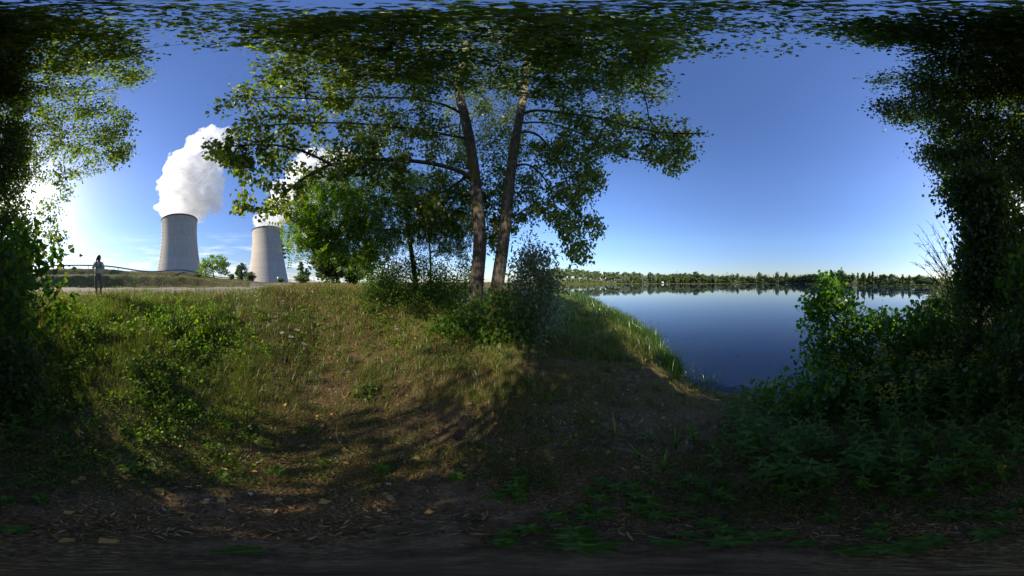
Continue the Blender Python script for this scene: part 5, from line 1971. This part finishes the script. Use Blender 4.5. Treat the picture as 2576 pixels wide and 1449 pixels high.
def build_person():
    az = px_az(248)
    r = 7.7
    x, y, z = on_ground(az, r)
    big = 1.05
    root = empty('person', (x, y, z), -R(az), 'person on the track in cream cardigan and rolled grey trousers, photographing with both hands raised', 'person')
    V, E, RD = [], [], []

    def v(p, rad, prev=None):
        V.append(p)
        RD.append(rad)
        if prev is not None:
            E.append((prev, len(V) - 1))
        return len(V) - 1
    pel = v((0, 0, .86), (.150, .105))
    wst = v((0, .005, 1.02), (.125, .095), pel)
    chs = v((0, .0, 1.20), (.145, .105), wst)
    shb = v((0, .01, 1.31), (.10, .075), chs)
    nk = v((.01, .0, 1.38), (.050, .052), shb)
    hd0 = v((.015, -.02, 1.44), (.068, .080), nk)
    hd1 = v((.015, -.015, 1.52), (.078, .095), hd0)
    v((.015, -.005, 1.59), (.055, .070), hd1)
    # legs
    for s in (-1, 1):
        hip = v((s * .085, 0, .80), .098, pel)
        kn = v((s * .095, -.015, .46), .060, hip)
        cf = v((s * .095, .012, .33), .054, kn)
        an = v((s * .095, .015, .09), .034, cf)
        hl = v((s * .097, .0, .035), .036, an)
        v((s * .115, -.15, .028), (.040, .022), hl)
    # arms: elbows out, hands up at the camera in front of the face
    shl = v((-.145, .0, 1.30), .060, shb)
    ell = v((-.245, -.07, 1.09), .044, shl)
    wrl = v((-.105, -.215, 1.33), .030, ell)
    pal = v((-.092, -.215, 1.39), (.034, .020), wrl)
    for k, (dx, dz) in enumerate([(-.018, .050), (-.004, .060), (.010, .058), (.022, .048)]):
        a = v((-.090 + dx, -.228, 1.405 + dz * .35), .0095, pal)
        b = v((-.080 + dx, -.250, 1.405 + dz * .7), .0088, a)
        v((-.064 + dx, -.248, 1.410 + dz), .0078, b)
    t0 = v((-.068, -.195, 1.385), .011, pal)
    v((-.045, -.185, 1.415), .009, t0)
    shr = v((.150, .0, 1.30), .060, shb)
    elr = v((.220, -.08, 1.06), .044, shr)
    wrr = v((.075, -.215, 1.315), .030, elr)
    par = v((.045, -.232, 1.362), (.030, .024), wrr)
    for k, (dx, dy) in enumerate([(-.030, -.012), (-.018, -.024), (-.004, -.034), (.008, -.040)]):
        a = v((.030 + dx, -.240 + dy, 1.372), .0095, par)
        b = v((.012 + dx, -.245 + dy, 1.380), .0088, a)
        v((-.006 + dx, -.242 + dy, 1.395), .0078, b)
    t0 = v((.055, -.240, 1.392), .011, par)
    v((.045, -.255, 1.425), .009, t0)
    skin_body('body', V, E, RD, M['skin'], root, 2)
    root.scale = (big * 1.04, big, big)
    # face: nose, ears, mouth shaped on the head
    mb = MB()
    mb.ball((.015, -.118, 1.475), (.014, .020, .022), 8, 6)
    mb.build('nose', M['skin'], root, True)
    for s in (-1, 1):
        mb = MB()
        mb.ball((.015 + s * .079, .0, 1.478), (.010, .022, .032), 8, 6)
        mb.build('ear', M['skin'], root, True)
    mb = MB()
    mb.ball((.015, -.100, 1.428), (.026, .010, .007), 8, 6)
    mb.build('mouth', M['lip'], root, True)
    # hair: a cap over skull and nape with a fringe line
    bm = bmesh.new()
    bmesh.ops.create_uvsphere(bm, u_segments=28, v_segments=18, radius=1)
    for q in bm.verts:
        q.co.x *= .095
        q.co.y *= .112
        q.co.z *= .108
        if q.co.y < -.045 and q.co.z < .03:
            q.co.y = -.045 + (q.co.y + .045) * .1
            q.co.z = max(q.co.z, .02)
        if q.co.z < -.07:
            q.co.z = -.07 + (q.co.z + .07) * .4
        q.co += Vector((mnoise.noise(q.co * 40), mnoise.noise(q.co * 40 + Vector((5, 0, 0))), 0)) * .004
    me = bpy.data.meshes.new('hair')
    bm.to_mesh(me)
    bm.free()
    for p in me.polygons:
        p.use_smooth = True
    me.materials.append(M['hair'])
    h = obj('hair', me, root)
    h.location = (.015, .005, 1.535)
    # trousers, rolled below the knee
    V2, E2, R2 = [], [], []

    def w(p, rad, prev=None):
        V2.append(p)
        R2.append(rad)
        if prev is not None:
            E2.append((prev, len(V2) - 1))
        return len(V2) - 1
    a = w((0, 0, .90), (.170, .122))
    b = w((0, 0, .80), (.175, .125), a)
    for s in (-1, 1):
        c = w((s * .095, 0, .70), (.100, .108), b)
        d = w((s * .100, -.010, .50), (.080, .084), c)
        w((s * .098, .0, .27), (.066, .070), d)
    skin_body('trousers', V2, E2, R2, M['trouser'], root, 2)
    # cardigan with sleeves
    V3, E3, R3 = [], [], []

    def u(p, rad, prev=None):
        V3.append(p)
        R3.append(rad)
        if prev is not None:
            E3.append((prev, len(V3) - 1))
        return len(V3) - 1
    a = u((0, .005, .86), (.212, .128))
    b = u((0, .005, 1.02), (.170, .118), a)
    c = u((0, .005, 1.20), (.165, .120), b)
    d = u((0, .012, 1.315), (.120, .085), c)
    for s, el, wr in ((-1, (-.248, -.068, 1.09), (-.122, -.200, 1.305)), (1, (.224, -.078, 1.06), (.092, -.202, 1.290))):
        e = u((s * .152, .004, 1.295), .074, d)
        f = u(tuple(el), .060, e)
        u(tuple(wr), .043, f)
    skin_body('cardigan', V3, E3, R3, M['cream'], root, 2)
    # white shirt front showing between the open edges
    zz = np.linspace(.90, 1.335, 9)
    v4 = []
    for t, q in zip(np.linspace(0, 1, 9), zz):
        hw = .085 - .035 * t
        for sx in (-1, -.5, 0, .5, 1):
            bulge = np.interp(q, [.9, 1.02, 1.2, 1.335], [.128, .122, .126, .094])
            v4.append((sx * hw, -bulge - .012 + .03 * sx * sx * .6, q))
    v4 = np.array(v4)
    back = v4 + np.array([0, .02, 0])
    f4 = [[i * 5 + j, i * 5 + j + 1, (i + 1) * 5 + j + 1, (i + 1) * 5 + j] for i in range(8) for j in range(4)]
    n = len(v4)
    rim = []
    ring = [0, 1, 2, 3, 4] + [5 * i + 4 for i in range(1, 9)] + [43, 42, 41, 40] + [5 * i for i in range(7, 0, -1)]
    for i in range(len(ring)):
        p, q = ring[i], ring[(i + 1) % len(ring)]
        rim.append([p, p + n, q + n, q])
    mobj('shirt_front', np.concatenate([v4, back]), np.array(f4 + [[a + n for a in reversed(t)] for t in f4] + rim), M['shirt'], root, True)
    # the camera in the hands: a thing of its own
    cr = empty('camera', (x, y, z), -R(az), 'black camera with dark lens held to the face of the person on the track', 'camera')
    cr.scale = (big * 1.04, big, big)
    mb = MB()
    mb.box((-.022, -.222, 1.448), (.135, .062, .078))
    mb.box((-.012, -.222, 1.497), (.050, .058, .028))
    mb.box((-.083, -.232, 1.446), (.026, .080, .078))
    mb.build('body', M['black'], cr)
    mb = MB()
    sub = MB()
    sub.lathe([(.0, 0), (.036, 0), (.038, .05), (.041, .055), (.041, .10), (.036, .10), (.030, .088), (.0, .086)], 20)
    rot = np.array(Matrix.Rotation(R(90), 3, 'X'))
    mb.add(sub.v[0] @ rot.T + np.array([-.008, -.252, 1.442]), sub.f4[0])
    lens = mb.build('lens', M['black'], cr, True)
    mb = MB()
    sub = MB()
    sub.lathe([(.0005, .008), (.015, .006), (.029, .0)], 20)
    mb.add(sub.v[0] @ rot.T + np.array([-.008, -.3395, 1.442]), sub.f4[0])
    mb.build('front_glass', M['glass'], lens, True)
    mb = MB()
    st = np.array([(-.085, -.20, 1.43), (-.080, -.17, 1.33), (-.070, -.150, 1.22), (-.045, -.148, 1.13), (-.005, -.147, 1.085), (.025, -.148, 1.12), (.045, -.150, 1.20), (.050, -.155, 1.30), (.045, -.20, 1.42)])
    tt = np.linspace(0, 8, 33)
    mb.tube(np.stack([catmull(np.arange(9), st[:, q], tt) for q in range(3)], -1), .009, 6)
    mb.build('strap', M['black'], cr, True)


# ------------------------------------------------------------------ build it
M['concrete'] = concrete_mat()
M['steam'] = steam_mat()
M['dark_metal'] = plain('dark_steel', (.045, .047, .05), .6, .3, .2)
M['galv'] = plain('galvanised_steel', (.16, .17, .18), .5, .6, .25, 3)
M['far_steel'] = plain('grey_steel', (.30, .32, .35), .6, .2, .1)
M['white_paint'] = plain('white_paint', (.75, .75, .74), .6, 0, .05)
M['pebble'] = plain('pale_stone', (.42, .40, .38), .8, 0, .25, 3)
M['skin'] = plain('skin', (.42, .21, .14), .55, 0, .08, 20)
M['lip'] = plain('lip', (.32, .10, .08), .5, 0, .08, 20)
M['hair'] = plain('dark_hair', (.018, .012, .009), .5, 0, .4, 60, .3)
M['trouser'] = plain('grey_trouser_cloth', (.20, .19, .165), .9, 0, .22, 14, .25)
M['cream'] = plain('cream_knit', (.58, .55, .46), .9, 0, .10, 40, .3)
M['shirt'] = plain('white_shirt_cloth', (.66, .68, .70), .85, 0, .06, 18, .15)
M['black'] = plain('black_plastic', (.014, .014, .015), .4, 0, .1)
M['glass'] = plain('lens_glass', (.02, .02, .03), .05, 0, .05, 5, 0, .8)

build_world()
build_sun()
build_camera()
render_setup()
build_ground()
build_water()
build_tower(451, 482, 'nearer cooling tower behind the guard rail with a ladder of platforms up its left edge', 63)
farther = build_tower(673, 566, 'farther cooling tower left of the locust tree, seen down to its foot')
farther.scale = (1.02, 1.02, .965)
build_plume([(450, 556, 34), (440, 540, 34), (465, 535, 36), (420, 522, 30), (400, 524, 16), (495, 520, 36), (530, 508, 30), (556, 508, 16), (470, 490, 66), (440, 470, 44), (525, 470, 44), (482, 440, 66), (444, 432, 36), (532, 425, 30), (505, 402, 50), (448, 408, 30), (504, 372, 32), (535, 375, 50), (562, 350, 30), (540, 338, 24), (500, 352, 18), (578, 370, 20)], 482,
            'tall white steam plume leaning right from the nearer cooling tower')
build_plume([(672, 577, 28), (665, 556, 30), (690, 548, 38), (706, 522, 44), (742, 502, 46), (712, 486, 38), (775, 472, 50), (802, 448, 46), (758, 436, 36), (830, 425, 42), (790, 405, 36), (860, 405, 34)], 566,
            'white steam plume behind the leaves over the farther cooling tower')
guard_rail()
far_things()
locust_tree()
sapling_trunk()
centre_trees()
sun_side_trees()
build_shrubs()
dead_bush()
build_grass()
leaf_litter()
herb_layer()
build_loosestrife()
build_low_plants()
build_tall_weeds()
a_ = np.radians(rng.uniform(20, 100, 900))
r_ = np.interp(np.degrees(a_), SHORE_AZ, SHORE_R) + .2 + np.abs(rng.normal(0, 1, 900)) * np.interp(np.degrees(a_), [20, 60, 100], [8, 1.6, 2.0])
fl_ = leaves('floating_weed', 'oval', np.stack([r_ * np.sin(a_), r_ * np.cos(a_), np.full(900, -.994)], -1), rnd(900) * np.array([1, 1, .01]), np.array([[0, 0, 1.0]] * 900) + rnd(900, .02), rng.uniform(.02, .06, 900) * np.clip(r_ / 5, .7, 4), M['dark'])
tag(fl_, 'scattered floating water weed near the lake margin', None, None, 'stuff')
build_person()
